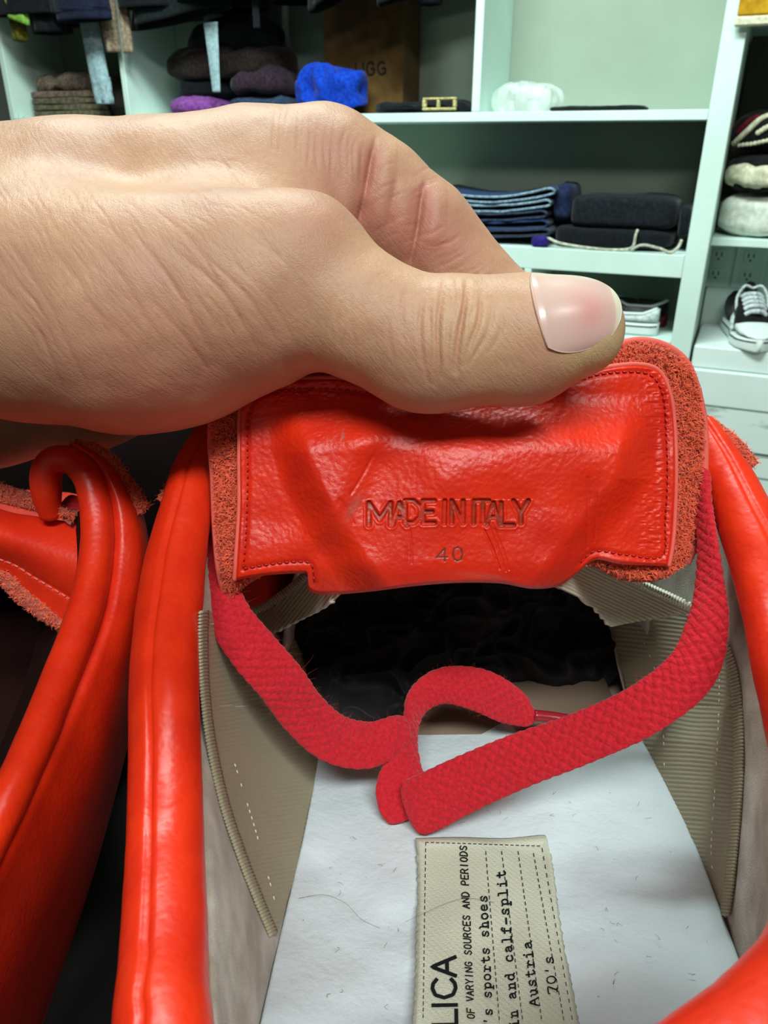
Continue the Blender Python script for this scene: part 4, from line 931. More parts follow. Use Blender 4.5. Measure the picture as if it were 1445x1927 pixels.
# stitch groove 18 px inside the edge
st_path = [(575, 1068), (560, 1062), (520, 1066), (460, 1074)]
stitchL = [(458, 1070), (463, 1000), (466, 900), (466, 800), (478, 757), (505, 740), (560, 733), (640, 735), (720, 745), (790, 757)]
stitchR = [(1070, 722), (1130, 704), (1200, 700), (1232, 712), (1249, 750), (1254, 820), (1256, 900), (1252, 980), (1246, 1046), (1180, 1044), (1120, 1037), (1088, 1062)]
for sp in (stitchL, stitchR, [(458, 1070), (520, 1060), (575, 1057), (588, 1066), (592, 1098)]):
    dd = seg_dist(flat, [[tuple(x) for x in crom(np.array(sp, float), 60)]]).reshape(px.shape); d = d+.30*np.exp(-(dd/5.)**2)
scuff = np.exp(-((px-905)/50.)**2-((py-(1083+.1*(px-905)))/5.)**2)*.55*(noise(np.stack([px/6., py/2., 0*px], -1))*.5+.6)
scuff = scuff+np.exp(-((px-662-(py-960)*-.5)/10.)**2-((py-955)/22.)**2)*.5+np.exp(-((px-645)/3.)**2-((py-820)/7.)**2)*.9
sta = np.clip(np.clip(stamp*(.35+.65*S(.5+noise(np.stack([px/9., py/14., 0*px], -1)))), 0, .8)*.8+stamp2*.95+.0*rim, 0, 1)
sheet('leather_lining', px2w(np.stack([px, py, d], -1)), M_stamp, tongue, .0014, attrs={'stamp': sta.ravel(), 'scuff': np.clip(scuff, 0, 1).ravel()})
def chain_on(path, name='stitching', pitch=13., seg=8.2, r=.15, mat=M_thread):
    P = crom(np.array(path, float), 700); P3 = np.c_[P, lining_d(P[:, 0], P[:, 1])-.06]
    s = np.r_[0, np.cumsum(np.linalg.norm(np.diff(P, axis=0), axis=1))]; parts = []; k = 0
    while k+seg < s[-1]:
        q = np.array([np.interp(np.linspace(k, k+seg, 4), s, P3[:, c]) for c in range(3)]).T; q[:, 2] += np.array([.35, 0, 0, .35]); q[:, 1] += np.array([-1, 0, 0, 1])
        parts.append(polytube(px2w(q), r*.001, 6)); k += pitch
    V, F = join(parts); o = mesh_obj(name, V, F, mat, tongue); o['kind'] = 'stuff'
chain_on(stitchL); chain_on(stitchR); chain_on([(458, 1070), (520, 1060), (575, 1057), (588, 1066), (592, 1098)])
# pale cut edge of the lining
for i, pth in enumerate([li_l[::-1]+li_top[1:]+li_r[1:]]):
    P = crom(np.array(pth, float), 400); P = np.c_[P, lining_d(P[:, 0], P[:, 1])+.75]
    off = P.copy(); v, f = polytube(px2w(off), .00042, 8); mesh_obj('cut_edge', v, f, M_redcut, tongue)

# suede nap: short curled fibres and flakes, uncountable
def nap(name, samples, nrm, length, width, parent, mat=M_fib, curl=1.2, lay=.75, seg=3):
    n = len(samples); t = rng.normal(0, 1, (n, 3)); t -= (t*nrm).sum(1, keepdims=True)*nrm; t /= np.linalg.norm(t, axis=1, keepdims=True)
    b = np.cross(nrm, t); Ln = length*rng.uniform(.4, 1.3, n)[:, None]; wd = width*rng.uniform(.6, 1.4, n)[:, None]
    cu = rng.normal(0, curl, n)[:, None]; P = samples-nrm*.0001; rows = []
    for k in range(seg+1):
        f = k/seg; ang = cu*f; dirv = t*np.cos(ang)+b*np.sin(ang); side = -t*np.sin(ang)+b*np.cos(ang)
        h = nrm*(Ln*(1-lay)*np.sin(f*np.pi*.8)*1.3)
        rows.append(np.stack([P+dirv*Ln*f*lay+h-side*wd*(1-f*.85)/2, P+dirv*Ln*f*lay+h+side*wd*(1-f*.85)/2], 1))
    V = np.stack(rows, 1).reshape(-1, 3); base = np.arange(n)[:, None]*(2*(seg+1))
    F = np.concatenate([np.stack([base[:, 0]+2*k, base[:, 0]+2*k+1, base[:, 0]+2*k+3, base[:, 0]+2*k+2], 1) for k in range(seg)])
    o = mesh_obj(name, V, F, mat, parent, smooth=False); o['kind'] = 'stuff'; return o
W_ = px2w(SUED); Nn = normals(W_)
band = np.ones(SUED.shape[:2], bool)
inl = (SUED[..., 0] > 462) & (SUED[..., 0] < 1252) & (SUED[..., 1] > 745) & (SUED[..., 1] < 1050); inl |= (SUED[..., 0] > 560) & (SUED[..., 0] < 1100) & (SUED[..., 1] > 725)
inl |= (edge < .09); ids = np.argwhere(~inl); pick = ids[rng.integers(0, len(ids), 15000)]
nap('suede_nap', W_[pick[:, 0], pick[:, 1]]+Nn[pick[:, 0], pick[:, 1]]*.0001, Nn[pick[:, 0], pick[:, 1]], .0015, .00026, tongue, lay=.68)
for pth in (su_r, su_top[8:], su_l, su_top[:5]):
    P = crom(np.array(pth, float), 200); v, f = polytube(px2w(np.c_[P, tong_base(P[:, 0], P[:, 1])+4.3]), .0007, 8); mesh_obj('cut_edge', v, f, M_redcut, tongue)

# elastic straps from the tongue down to the side walls
def strap_d(px, py, side):
    if side == 'l':
        t = np.clip((620-px)/200, 0, 1); return (137.5+.03*(py-1080))*(1-t)+(wall_d('l', px, py)-1.4)*t+(1-t)*t*6
    t = np.clip((px-1060)/260, 0, 1); return (137.5+.03*(py-1060))*(1-t)+(wall_d('r', px, py)-1.6)*t+(1-t)*t*4
# left: upper edge from (578,1085) down to (450,1152); lower edge from (640,1105) to (512,1195)
ribbed('elastic_strap', ([(574, 1076), (600, 1080), (645, 1092)], [(395, 1175), (450, 1188), (516, 1190)], [(574, 1076), (545, 1105), (500, 1138), (450, 1155), (395, 1175)], [(645, 1092), (640, 1118), (600, 1148), (555, 1170), (516, 1190)]), (0, 0), M_rib, dfun=lambda a, b: strap_d(a, b, 'l'), nu=300, nv=120, rib_uv=lambda a, b: (a*.80+b*.62)/6.6, amp=.22)
overlock('overlock_edging', [(576, 1082), (545, 1109), (500, 1140), (452, 1157), (400, 1175)], 'l', M_rib, half=7, pitch=5.5, dfun=lambda a, b: strap_d(a, b, 'l'), r=.4)
ribbed('elastic_strap', ([(1030, 1085), (1080, 1075), (1130, 1050)], [(1150, 1180), (1220, 1165), (1318, 1150)], [(1030, 1085), (1045, 1102), (1085, 1122), (1120, 1145), (1150, 1180)], [(1130, 1050), (1160, 1068), (1210, 1098), (1262, 1122), (1318, 1150)]), (0, 0), M_rib, dfun=lambda a, b: strap_d(a, b, 'r'), nu=240, nv=200, rib_uv=lambda a, b: (a*-.42+b*.90)/6.2, amp=.22)
overlock('overlock_edging', [(1135, 1056), (1162, 1071), (1210, 1100), (1262, 1124), (1315, 1149)], 'r', M_whitethread, half=7, pitch=6, dfun=lambda a, b: strap_d(a, b, 'r'), r=.42)

# suede eyestay flaps beside the tongue
def flap(name, ctr, widths, mat, parent, thick_px, seed=0, nfib=900):
    """strip of suede along ctr (px,py,d) with half width px"""
    P = crom(np.array([(*c, w) for c, w in zip(ctr, widths)], float), 160); t = np.gradient(P[:, :2], axis=0); t /= np.linalg.norm(t, axis=1, keepdims=True); n = np.stack([-t[:, 1], t[:, 0]], 1)
    s = np.linspace(-1, 1, 50)
    px = P[:, 0:1]+n[:, 0:1]*s*P[:, 3:4]; py = P[:, 1:2]+n[:, 1:2]*s*P[:, 3:4]
    d = P[:, 2:3]-(.9*(1-s**4))-.3*(1-np.abs(noise(np.stack([px/8., py/8., 0*px+seed], -1)))*1.6)
    A = np.stack([px, py, d+0*px], -1); W = px2w(A); sheet(name, W, mat, parent, .0022)
    Nm = normals(W); k = rng.integers(0, W.shape[0], nfib), rng.integers(0, W.shape[1], nfib)
    nap('suede_nap', W[k]+Nm[k]*.0001, Nm[k], .0012, .00022, parent)
flap('eyestay', [(402, 850, 150), (372, 872, 149), (340, 905, 148), (308, 948, 146)], [14, 20, 20, 15], M_suede, shoe, 20, 1)
flap('eyestay', [(1322, 788, 152), (1348, 812, 150.5), (1386, 848, 149), (1414, 882, 148)], [9, 17, 20, 17], M_suede, shoe, 20, 2)

# outer upper, sole
def c2l_path(path, n): 
    P = crom(np.array(path, float), n); return C2L(px2c(P[:, :3]))
def shell(side):
    sgn = -1 if side == 'l' else 1
    if side == 'l':
        top = c2l_path([(700, 2230, 60, 1)]+[(450, 2150, 64, 1)]+cl[::-1], 60)
        ext = np.array([(-26, 165, 58), (-8, 195, 55), (4, 220, 50)])
    else:
        top = c2l_path([(700, 2230, 60, 1)]+cr[2:], 60)
        ext = np.array([(64, 168, 57), (48, 195, 55), (36, 220, 50)])
    rest = np.array([(20, 232, 48), (20, 262, 40), (20, 290, 30), (20, 310, 18), (20, 318, 8)])
    top = np.vstack([top+np.array([sgn*1.5, 0, -3]), ext, rest]); top = crom(top, 120)
    bot = np.array([(20, 24, -6), (20+sgn*22, 34, -6), (20+sgn*38, 70, -6), (20+sgn*43, 110, -6), (20+sgn*44, 160, -6), (20+sgn*48, 210, -6), (20+sgn*49, 245, -6), (20+sgn*40, 290, -6), (20+sgn*18, 322, -6), (20, 327, -6)], float); bot = crom(bot, 120)
    v = np.linspace(0, 1, 24)[None, :, None]; M = top[:, None]*(1-v)+bot[:, None]*v
    M[..., 0] += sgn*(3.5 if side == 'l' else 6)*np.sin(np.pi*v[..., 0])*np.linspace(1, .9, 120)[:, None]; M[..., 2] += 7*np.sin(np.pi*v[..., 0])*S((np.arange(120)[:, None]-80)/30.)
    return L2W(M)
sheet('quarter', shell('l'), M_red, shoe, .0012); sheet('quarter', shell('r'), M_red, shoe, .0012)
M_gum = new_mat('off_white_rubber_sole', srgb(214, 205, 184), .6)
def sole_mesh(off=0):
    o = np.array([(20, 20), (0, 26), (-14, 45), (-22, 75), (-27, 120), (-27, 170), (-31, 215), (-31, 250), (-20, 295), (2, 326), (20, 331), (40, 324), (60, 293), (71, 248), (70, 210), (66, 165), (66, 115), (61, 72), (53, 44), (40, 25)], float)
    o = crom(o, 120, closed=True)[:-1]; n = len(o); c = o.mean(0); rings = []
    for z, k in [(-6, .96), (-5.5, 1.0), (-12, 1.005), (-22, 1.0), (-24, .97)]: rings.append(np.c_[c+(o-c)*k, np.full(n, z)])
    V = np.array(rings).reshape(-1, 3); F = [(i*n+j, i*n+(j+1) % n, (i+1)*n+(j+1) % n, (i+1)*n+j) for i in range(4) for j in range(n)]+[tuple(range(n))[::-1], tuple(range(4*n, 5*n))]
    return V, F
V, F = sole_mesh(); mesh_obj('sole', L2W(V), F, M_gum, shoe)

# label ------------------------------------------------------------
def label_d(px, py): return insole_d(py)-2.3-.5*np.sin((px-790)/60.)-.6*fbm(np.stack([px/90., py/120., 0*px+4], -1), 2)
lb = coons(np.array([(782, 1577), (860, 1575), (950, 1577), (1020, 1571), (1030, 1578)], float), np.array([(772, 1990), (870, 1990), (980, 1990), (1100, 1990)], float),
           np.array([(782, 1577), (785, 1650), (783, 1760), (780, 1850), (772, 1990)], float), np.array([(1030, 1578), (1042, 1640), (1052, 1720), (1068, 1810), (1085, 1900), (1100, 1990)], float), 130, 200)
d = label_d(lb[..., 0], lb[..., 1])
eu = np.minimum(np.linspace(0, 1, 130)[:, None]*130, (1-np.linspace(0, 1, 130))[:, None]*130); ev = np.linspace(0, 1, 200)[None]*200
d = d+.8*(1-S(np.minimum(eu, ev)/3.))-.25*np.exp(-((np.minimum(eu, ev)-5)/3.)**2)
rag = noise(np.stack([lb[..., 0]/4, lb[..., 1]/4, 0*d], -1))*(1-S(np.minimum(eu, ev)/3.)); lb[..., 0] += rag*2
label = sheet('insole_label', px2w(np.stack([lb[..., 0], lb[..., 1], d], -1)), M_label, shoe, .0006)
label['label'] = 'cream twill label with black typewritten lines'
def print_on(name, polys, wpx, mat=M_ink, jitter=.0, df=None):
    """flat ink strokes following the label: polys in pixel frame"""
    parts = []
    for pl in polys:
        P = np.array(pl, float)
        ln = np.r_[0, np.cumsum(np.linalg.norm(np.diff(P, axis=0), axis=1))]; n = max(3, int(ln[-1]/3)); q = np.linspace(0, ln[-1], n)
        Pq = np.stack([np.interp(q, ln, P[:, 0]), np.interp(q, ln, P[:, 1])], 1)
        t = np.gradient(Pq, axis=0); t /= np.linalg.norm(t, axis=1, keepdims=True)+1e-9; nn = np.stack([-t[:, 1], t[:, 0]], 1)
        Pq[0] -= t[0]*wpx*.4; Pq[-1] += t[-1]*wpx*.4
        wv = wpx/2*(1+jitter*rng.normal(0, 1, n))
        a = Pq+nn*wv[:, None]; b = Pq-nn*wv[:, None]
        A = np.stack([a, b], 1).reshape(-1, 2); dd = (df or (lambda x, y: label_d(x, y)-.32))(A[:, 0], A[:, 1])
        parts.append((px2w(np.c_[A, dd]), [(2*i, 2*i+1, 2*i+3, 2*i+2) for i in range(n-1)]))
    V, F = join(parts); return mesh_obj(name, V, F, mat, label, smooth=False)
def vtext(txt, x_base, y_start, dirv, cap, w, adv, slant=0):
    """text running up the picture; dirv = direction of reading in px, glyph up is to the left"""
    dx, dy = dirv; l = math.hypot(dx, dy); dx /= l; dy /= l; ux, uy = dy, -dx   # up vector = left of reading direction
    return [[(x_base+dx*x+ux*y, y_start+dy*x+uy*y) for x, y in pl] for pl in text_polys(txt, 0, cap, w, adv, slant)]
# reading direction roughly up with slight lean, the rows fan with perspective
print_on('printed_text', vtext('L', 859, 1928, (-.02, -1), 44, 27, 40)+vtext('I', 859, 1901, (-.02, -1), 44, 20, 40)+vtext('C', 858, 1877, (-.02, -1), 44, 36, 40)+vtext('A', 857, 1836, (-.02, -1), 44, 35, 40), 7.2)
print_on('printed_text', vtext('OF VARYING SOURCES AND PERIODS', 893, 1917, (-.045, -1), 13.5, 7.6, 10.95, slant=.12), 2.5)
print_on('printed_text', vtext("'s sports shoes", 927, 1927, (-.045, -1), 16, 13, 16.4), 3.0, jitter=.12)
print_on('printed_text', vtext('in and calf-split', 976, 1932, (-.085, -1), 17, 13.2, 17.6), 3.2, jitter=.12)
print_on('printed_text', vtext('Austria', 1013, 1892, (-.11, -1), 17, 14, 18.0), 3.2, jitter=.12)
print_on('printed_text', vtext("70's", 1049, 1868, (-.13, -1), 17, 14, 18.5), 2.8, jitter=.1)
dl = []
def dash(a, b, seg=6, gap=6):
    a = np.array(a, float); b = np.array(b, float); l = np.linalg.norm(b-a); k = 0
    while k+seg < l: dl.append([tuple(a+(b-a)*k/l), tuple(a+(b-a)*(k+seg)/l)]); k += seg+gap
dash((801, 1585), (796, 1925)); dash((801, 1585), (1018, 1592), 5, 5); dash((914, 1602), (940, 1925)); dash((944, 1602), (984, 1925)); dash((975, 1602), (1020, 1925)); dash((1004, 1606), (1062, 1925)); dash((1020, 1596), (1078, 1925), 7, 9)
print_on('dotted_lines', dl, 1.5)

# shoelace ---------------------------------------------------------
def ribbon(path, n=None, thick=.85, m_side=26, pitch=2.05, cap=(True, True)):
    """flat woven lace. path rows (px,py,d,width px,twist deg)"""
    P = crom(np.array(path, float), 40); Ltot = np.linalg.norm(np.diff(P[:, :2], axis=0), axis=1).sum(); n = n or int(Ltot/1.7)
    P = crom(np.array(path, float), n); c = px2c(P[:, :3]); k = np.ones(9)/9; 
    c = np.stack([np.convolve(np.pad(c[:, i], 4, 'edge'), k, 'valid') for i in range(3)], 1)
    t = np.gradient(c, axis=0); t /= np.linalg.norm(t, axis=1, keepdims=True)
    view = -c/np.linalg.norm(c, axis=1, keepdims=True); side = np.cross(t, view); side /= np.linalg.norm(side, axis=1, keepdims=True); front = np.cross(side, t)
    tw = np.radians(P[:, 4])[:, None]; s2 = side*np.cos(tw)+front*np.sin(tw); f2 = -side*np.sin(tw)+front*np.cos(tw)
    hw = P[:, 3]*P[:, 2]/FPX/2; ee = np.ones(n); q = np.arange(n)*Ltot/n
    R_ = 26.
    if cap[0]: ee = ee*np.sqrt(np.clip(1-(1-np.clip(q/R_, 0, 1))**2, 0.003, 1))
    if cap[1]: ee = ee*np.sqrt(np.clip(1-(1-np.clip((Ltot-q)/R_, 0, 1))**2, 0.003, 1))
    a = np.linspace(0, 2*np.pi, 4*m_side, endpoint=False)
    cx = np.sign(np.cos(a))*np.abs(np.cos(a))**.8; cz = np.sign(np.sin(a))*np.abs(np.sin(a))**.62
    hh = np.minimum(thick, hw*.9)
    sarc = cx[None]*hw[:, None]; T_ = (np.r_[0, np.cumsum(np.linalg.norm(np.diff(c, axis=0), axis=1))])[:, None]
    def braid(s, tt):
        A = (tt+s*.9)/pitch+.25*noise(np.stack([tt*.4+0*s, s, 0*s+0*tt], -1)); B = (tt-s*.9)/pitch
        i = np.floor(A); j = np.floor(B); fa = A-i; fb = B-j
        over = ((i+j) % 2) < 1
        pa = np.sqrt(np.clip(1-(2*fb-1)**2, 0, 1)); pb = np.sqrt(np.clip(1-(2*fa-1)**2, 0, 1))
        h = np.where(over, pa*(.72+.28*np.sin(np.pi*fa)), pb*(.72+.28*np.sin(np.pi*fb)))
        ply = np.where(over, np.cos(fb*6*np.pi), np.cos(fa*6*np.pi))*.10
        return h+ply
    hgt = braid(sarc, T_+0*sarc)*.56; hgt = hgt+.05*noise(np.stack([T_*6+0*sarc, sarc*6, cz[None]+0*sarc], -1))
    V = c[:, None]+(sarc*ee[:, None])[..., None]*s2[:, None]+((cz[None]*(hh[:, None])*ee[:, None]))[..., None]*f2[:, None]
    nr = .35*cx[None, :, None]*np.abs(cx[None, :, None])**5*s2[:, None]+cz[None, :, None]*f2[:, None]
    V = V+nr*(hgt-.2)[..., None]*ee[:, None, None]
    m = 4*m_side; i, j = np.meshgrid(np.arange(n-1), np.arange(m), indexing='ij'); j2 = (j+1) % m
    F = np.stack([i*m+j, (i+1)*m+j, (i+1)*m+j2, i*m+j2], -1).reshape(-1, 4)
    W = cam2w(V)
    Fu = []
    smp = (W, cam2w(c)[:, None]+0*W)
    return W.reshape(-1, 3), F, smp
rA = ribbon([(1322, 880, 143, 34, 60), (1322, 940, 141, 36, 50), (1330, 1010, 139, 40, 40), (1335, 1085, 137, 50, 25), (1332, 1170, 134, 72, 10), (1300, 1262, 132.5, 90, 0), (1210, 1335, 133.5, 92, 0), (1095, 1388, 136, 92, 0), (980, 1430, 139, 96, 0), (875, 1475, 142, 100, -4), (800, 1512, 144, 104, -8), (762, 1524, 145.5, 100, -12)])
rB = ribbon([(775, 1540, 147, 84, 0), (754, 1498, 148.5, 92, 0), (760, 1455, 151, 84, 8), (769, 1415, 154, 46, 35), (774, 1380, 157, 30, 60), (775, 1352, 160, 40, 50), (790, 1315, 163, 54, 25), (835, 1290, 165, 66, 8), (900, 1298, 167, 78, 0), (955, 1325, 169, 72, 0), (990, 1345, 170, 46, 0), (1012, 1350, 170, 22, 0)])
rC = ribbon([(392, 930, 149, 50, 40), (398, 1000, 147, 56, 35), (408, 1080, 143, 66, 25), (432, 1160, 140, 80, 10), (478, 1225, 139.5, 90, 0), (530, 1285, 141, 90, 0), (570, 1340, 144, 88, 0), (625, 1388, 147, 88, 0), (690, 1402, 150, 84, 0), (740, 1382, 153, 66, 10), (768, 1358, 156, 48, 20)])
V, F = join([(a, b) for a, b, _ in (rA, rB, rC)]); lace = mesh_obj('shoelace', V, np.array(F), M_lace, shoe)
v, f = polytube(px2w(crom(np.array([(1004, 1347, 169.6), (1035, 1350, 170), (1072, 1356, 170)], float), 20)), .00135, 12); mesh_obj('aglet', v, f, M_aglet, lace)
# cotton fuzz on the lace
def fuzz(srcs, n, length, r, parent, mat, name='cotton_fuzz'):
    parts = []
    for k in range(n):
        W, C = srcs[rng.integers(len(srcs))]; i, j = rng.integers(W.shape[0]), rng.integers(W.shape[1]); p = W[i, j]; nn = p-C[i, j]; nn /= np.linalg.norm(nn)+1e-9
        dd = nn*.7+rng.normal(0, .6, 3); dd /= np.linalg.norm(dd); bend = rng.normal(0, .8, 3); l = length*rng.uniform(.3, 1.4)
        q = np.array([p+dd*l*s+bend*l*s*s for s in (0, .33, .66, 1)])
        parts.append(polytube(q, np.array([r, r, r*.8, r*.4]), 3))
    V, F = join(parts); o = mesh_obj(name, V, F, mat, parent, smooth=False); o['kind'] = 'stuff'
M_fuzz = new_mat('cotton_fuzz', (.62, .06, .07, 1), .9)
fuzz([r[2] for r in (rA, rB, rC)], 2600, .0009, .00001, lace, M_fuzz)

# black tissue stuffed in the toe
def tissue():
    nu, nv = 260, 150
    top = [(470, 1100), (600, 1060), (860, 1050), (1080, 1060), (1150, 1100)]
    bot = [(560, 1310), (600, 1360), (680, 1382), (765, 1362), (810, 1318), (860, 1290), (960, 1292), (1050, 1300), (1120, 1302), (1165, 1270)]
    lf = [(470, 1100), (500, 1180), (525, 1250), (560, 1310)]; rt = [(1150, 1100), (1168, 1160), (1178, 1220), (1165, 1270)]
    Q = coons(np.array(top, float), np.array(bot, float), np.array(lf, float), np.array(rt, float), nu, nv)
    px, py = Q[..., 0], Q[..., 1]; u = np.linspace(-1, 1, nu)[:, None]; v = np.linspace(-1, 1, nv)[None]
    p = np.stack([px/95., py/75., 0*px+2], -1); w = p+.6*np.stack([noise(p*1.3), noise(p*1.3+7), 0*px], -1)
    r1 = 1-np.abs(noise(w*1.2))*2; r2 = 1-np.abs(noise(w*2.6+5))*2; r3 = 0*px
    d = 212-14*np.clip(1-u**4, 0, 1)*np.clip(1-v**4, 0, 1)-5.5*r1-2.6*r2-1.1*r3
    d = np.minimum(d, 205+0*d)*1.0-(v > .0)*(v)*8
    d = d-16*S(v)*S((860-px)/160.)
    d = np.clip(d, 168, 214); A = px2c(np.stack([px, py, d], -1)); 
    back = A+np.array([0, 6., 60.])*(1-.45*np.maximum(np.abs(u), np.abs(v))[..., None])
    V = np.vstack([A.reshape(-1, 3), back.reshape(-1, 3)]); F = gridf(nu, nv); off = nu*nv
    r = np.array([i*nv for i in range(nu)]+[(nu-1)*nv+j for j in range(1, nv)]+[i*nv+nv-1 for i in range(nu-2, -1, -1)]+[j for j in range(nv-2, 0, -1)]); rr = np.roll(r, -1)
    W = cam2w(V); Fo = orient(W[:off], F)
    return W, np.vstack([Fo, Fo[:, ::-1]+off, np.stack([r, rr, rr+off, r+off], 1)])
V, F = tissue(); tag(mesh_obj('tissue_paper', V, F, M_black), 'crumpled black tissue stuffed into the toe of the front red shoe', 'paper')

# a few loose hairs and lint on the insole
def hair(pts, r=.00003, mat=None, parent=shoe, name='loose_hair', df=None):
    P = crom(np.array(pts, float), 40); d = (df or (lambda x, y: insole_d(y)-1.6))(P[:, 0], P[:, 1]); return polytube(px2w(np.c_[P, d]), r, 4)
M_hair = new_mat('dark_hair', (.10, .085, .08, 1), .6)
hp = [hair([(562, 1690), (610, 1684), (650, 1700), (680, 1730), (715, 1747)]), hair([(762, 1735), (800, 1718), (840, 1700), (880, 1690), (930, 1698)], df=lambda x, y: insole_d(y)-4.2)]
for k in range(70):
    x, y = rng.uniform(620, 1330), rng.uniform(1420, 1900)
    if x < 600-(y-1440)*.2 or x > 1200+(y-1400)*.42 or (760 < x < 1110 and y > 1560): continue
    a = rng.uniform(0, 6.3); l = rng.uniform(3, 12); b = rng.normal(0, 3, 2)
    hp.append(hair([(x, y), (x+math.cos(a)*l*.5+b[0], y+math.sin(a)*l*.5+b[1]), (x+math.cos(a)*l, y+math.sin(a)*l)], r=.00003))
V, F = join(hp); o = mesh_obj('lint', V, F, M_hair, shoe); o['kind'] = 'stuff'
# ------------------------------------------------------------------ left hand shoe of the pair
shoe2 = thing('red_sneaker', 'second red leather shoe at the left with a curled padded collar', 'shoe', L2W(np.array([-75., 150, -24])), 'pair of red leather shoes')
# curled collar end and roll
t1 = [(96, 972, 154, 20), (88, 930, 152, 27), (88, 888, 151, 28), (104, 866, 150.5, 27), (136, 868, 150, 26), (163, 896, 149, 27), (178, 940, 148, 29), (184, 1000, 146, 30), (180, 1060, 143, 31), (168, 1120, 139, 32), (148, 1185, 134, 33), (118, 1265, 128, 34), (78, 1365, 120, 36), (32, 1470, 112, 37), (-20, 1580, 104, 38), (-90, 1720, 95, 40), (-200, 1880, 85, 44), (-420, 1990, 78, 50), (-760, 1900, 78, 60), (-900, 1600, 90, 66), (-800, 1300, 112, 60), (-640, 1080, 134, 52)]
tube('collar', t1, M_red2, shoe2, n=420, m=64, groove=[(2.2, .3, .5)], fn=lump_fn)
# quarter panel beyond the seam
rows = [[(128, 840, 150.5), (168, 868, 150), (198, 915, 149), (210, 980, 147.5), (207, 1050, 144.5), (196, 1120, 140.5), (176, 1190, 135.5), (148, 1265, 129.5), (108, 1360, 121.5), (60, 1465, 113.5), (6, 1575, 105), (-60, 1700, 97), (-160, 1860, 88)],
        [(136, 834, 149.6), (184, 866, 149), (216, 920, 148), (232, 985, 146.6), (232, 1060, 143.6), (222, 1140, 139.2), (200, 1220, 134), (168, 1310, 128), (126, 1410, 120.5), (76, 1520, 112.5), (20, 1640, 104.5), (-50, 1780, 97), (-140, 1940, 90)],
        [(142, 832, 151), (200, 866, 151), (240, 925, 150.5), (264, 1000, 149.5), (268, 1080, 147), (258, 1170, 143.5), (236, 1270, 139), (206, 1380, 133.5), (168, 1500, 127), (118, 1630, 120), (60, 1770, 113), (0, 1900, 107), (-60, 2040, 101)],
        [(146, 834, 154), (212, 870, 156), (256, 930, 157), (278, 1005, 158), (283, 1090, 158), (275, 1190, 157), (256, 1310, 155), (228, 1440, 151), (190, 1580, 147), (140, 1730, 142), (80, 1880, 136), (30, 2010, 130), (-20, 2140, 126)],
        [(150, 850, 168), (215, 890, 172), (258, 960, 175), (280, 1040, 177), (282, 1130, 177), (270, 1240, 175), (248, 1370, 171), (214, 1510, 168), (172, 1660, 164), (118, 1820, 158), (60, 1980, 151), (10, 2100, 146), (-40, 2230, 140)]]
R_ = np.array([crom(np.array(r, float), 200) for r in rows]); 
R_ = np.stack([crom(np.c_[R_[:, k], ], 60) for k in range(200)], 0)
W = R_[..., 2]; R_[..., 2] += .25*fbm(np.stack([R_[..., 0]/70, R_[..., 1]/70, 0*W], -1), 2)
sheet('quarter', px2w(R_), M_red, shoe2, .0015)
# inner lining, tongue of the left shoe
lw = []
for q in np.linspace(0, 1, 30):
    lw.append([(150-q*60, 960+q*60, 150+q*45), (150-q*70, 1120+q*40, 138+q*50), (100-q*60, 1260+q*40, 127+q*50), (20-q*60, 1460+q*40, 112+q*45), (-80-q*40, 1700+q*20, 97+q*30)])
M_inner = new_mat('shade_darkened_lining', (.022, .008, .007, 1), .9, .05)  # lining colour darkened to stand in for shade inside this shoe
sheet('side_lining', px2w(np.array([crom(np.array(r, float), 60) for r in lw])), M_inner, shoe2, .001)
T = coons(np.array([(-160, 900, 160), (0, 958, 157), (70, 972, 156), (152, 985, 155)], float), np.array([(-160, 1060, 158), (0, 1088, 156), (60, 1130, 154), (126, 1186, 152)], float), np.array([(-160, 900, 160), (-165, 980, 157), (-160, 1060, 158)], float), np.array([(152, 985, 155), (150, 1050, 152), (146, 1120, 151), (126, 1186, 152)], float), 160, 80)
tv = np.linspace(0, 1, 80)[None]; T[..., 2] -= 2.6*np.sin(np.pi*np.clip(tv/.72, 0, 1)); T[..., 2] += .4*np.exp(-((tv-.72)/.02)**2)
tg = sheet('tongue', px2w(T), M_red, shoe2, .0018)
def st2():
    P = T[:, 58]; s = np.r_[0, np.cumsum(np.linalg.norm(np.diff(P[:, :2], axis=0), axis=1))]; parts = []; k = 150
    while k+10 < s[-1]:
        q = np.array([np.interp(np.linspace(k, k+9, 4), s, P[:, c]) for c in range(3)]).T; q[:, 2] -= .25; parts.append(polytube(px2w(q), .00022, 6)); k += 15
    V, F = join(parts); o = mesh_obj('stitching', V, F, M_redcut, tg); o['kind'] = 'stuff'
st2()
M_sdark = M_suede
flap('suede_edge', [(-160, 892, 158), (-40, 918, 156.5), (30, 936, 155.5), (95, 956, 154), (140, 974, 153)], [20, 19, 18, 14, 5], M_suede, shoe2, 10, 3, 700)
flap('suede_edge', [(-160, 1062, 158), (-10, 1080, 156.5), (30, 1108, 155.5), (75, 1146, 154), (118, 1180, 152.5)], [16, 17, 18, 17, 9], M_suede, shoe2, 10, 4, 900)
flap('eyestay', [(134, 838, 152.5), (172, 846, 152.2), (204, 872, 152), (232, 912, 152), (270, 962, 152)], [6, 14, 18, 20, 17], M_suede, shoe2, 10, 5, 1400)
rD = ribbon([(120, 940, 158, 40, 0), (142, 958, 156, 44, 0), (155, 990, 155, 40, 0), (160, 1050, 157, 36, 0)])
mesh_obj('shoelace', rD[0], rD[1], M_lace, shoe2)
V, F = sole_mesh(); P_ = V.copy(); P_[:, 0] = 20-(P_[:, 0]-20)-140; P_[:, 1] += 8; mesh_obj('sole', L2W(P_), [f[::-1] for f in F], M_gum, shoe2)
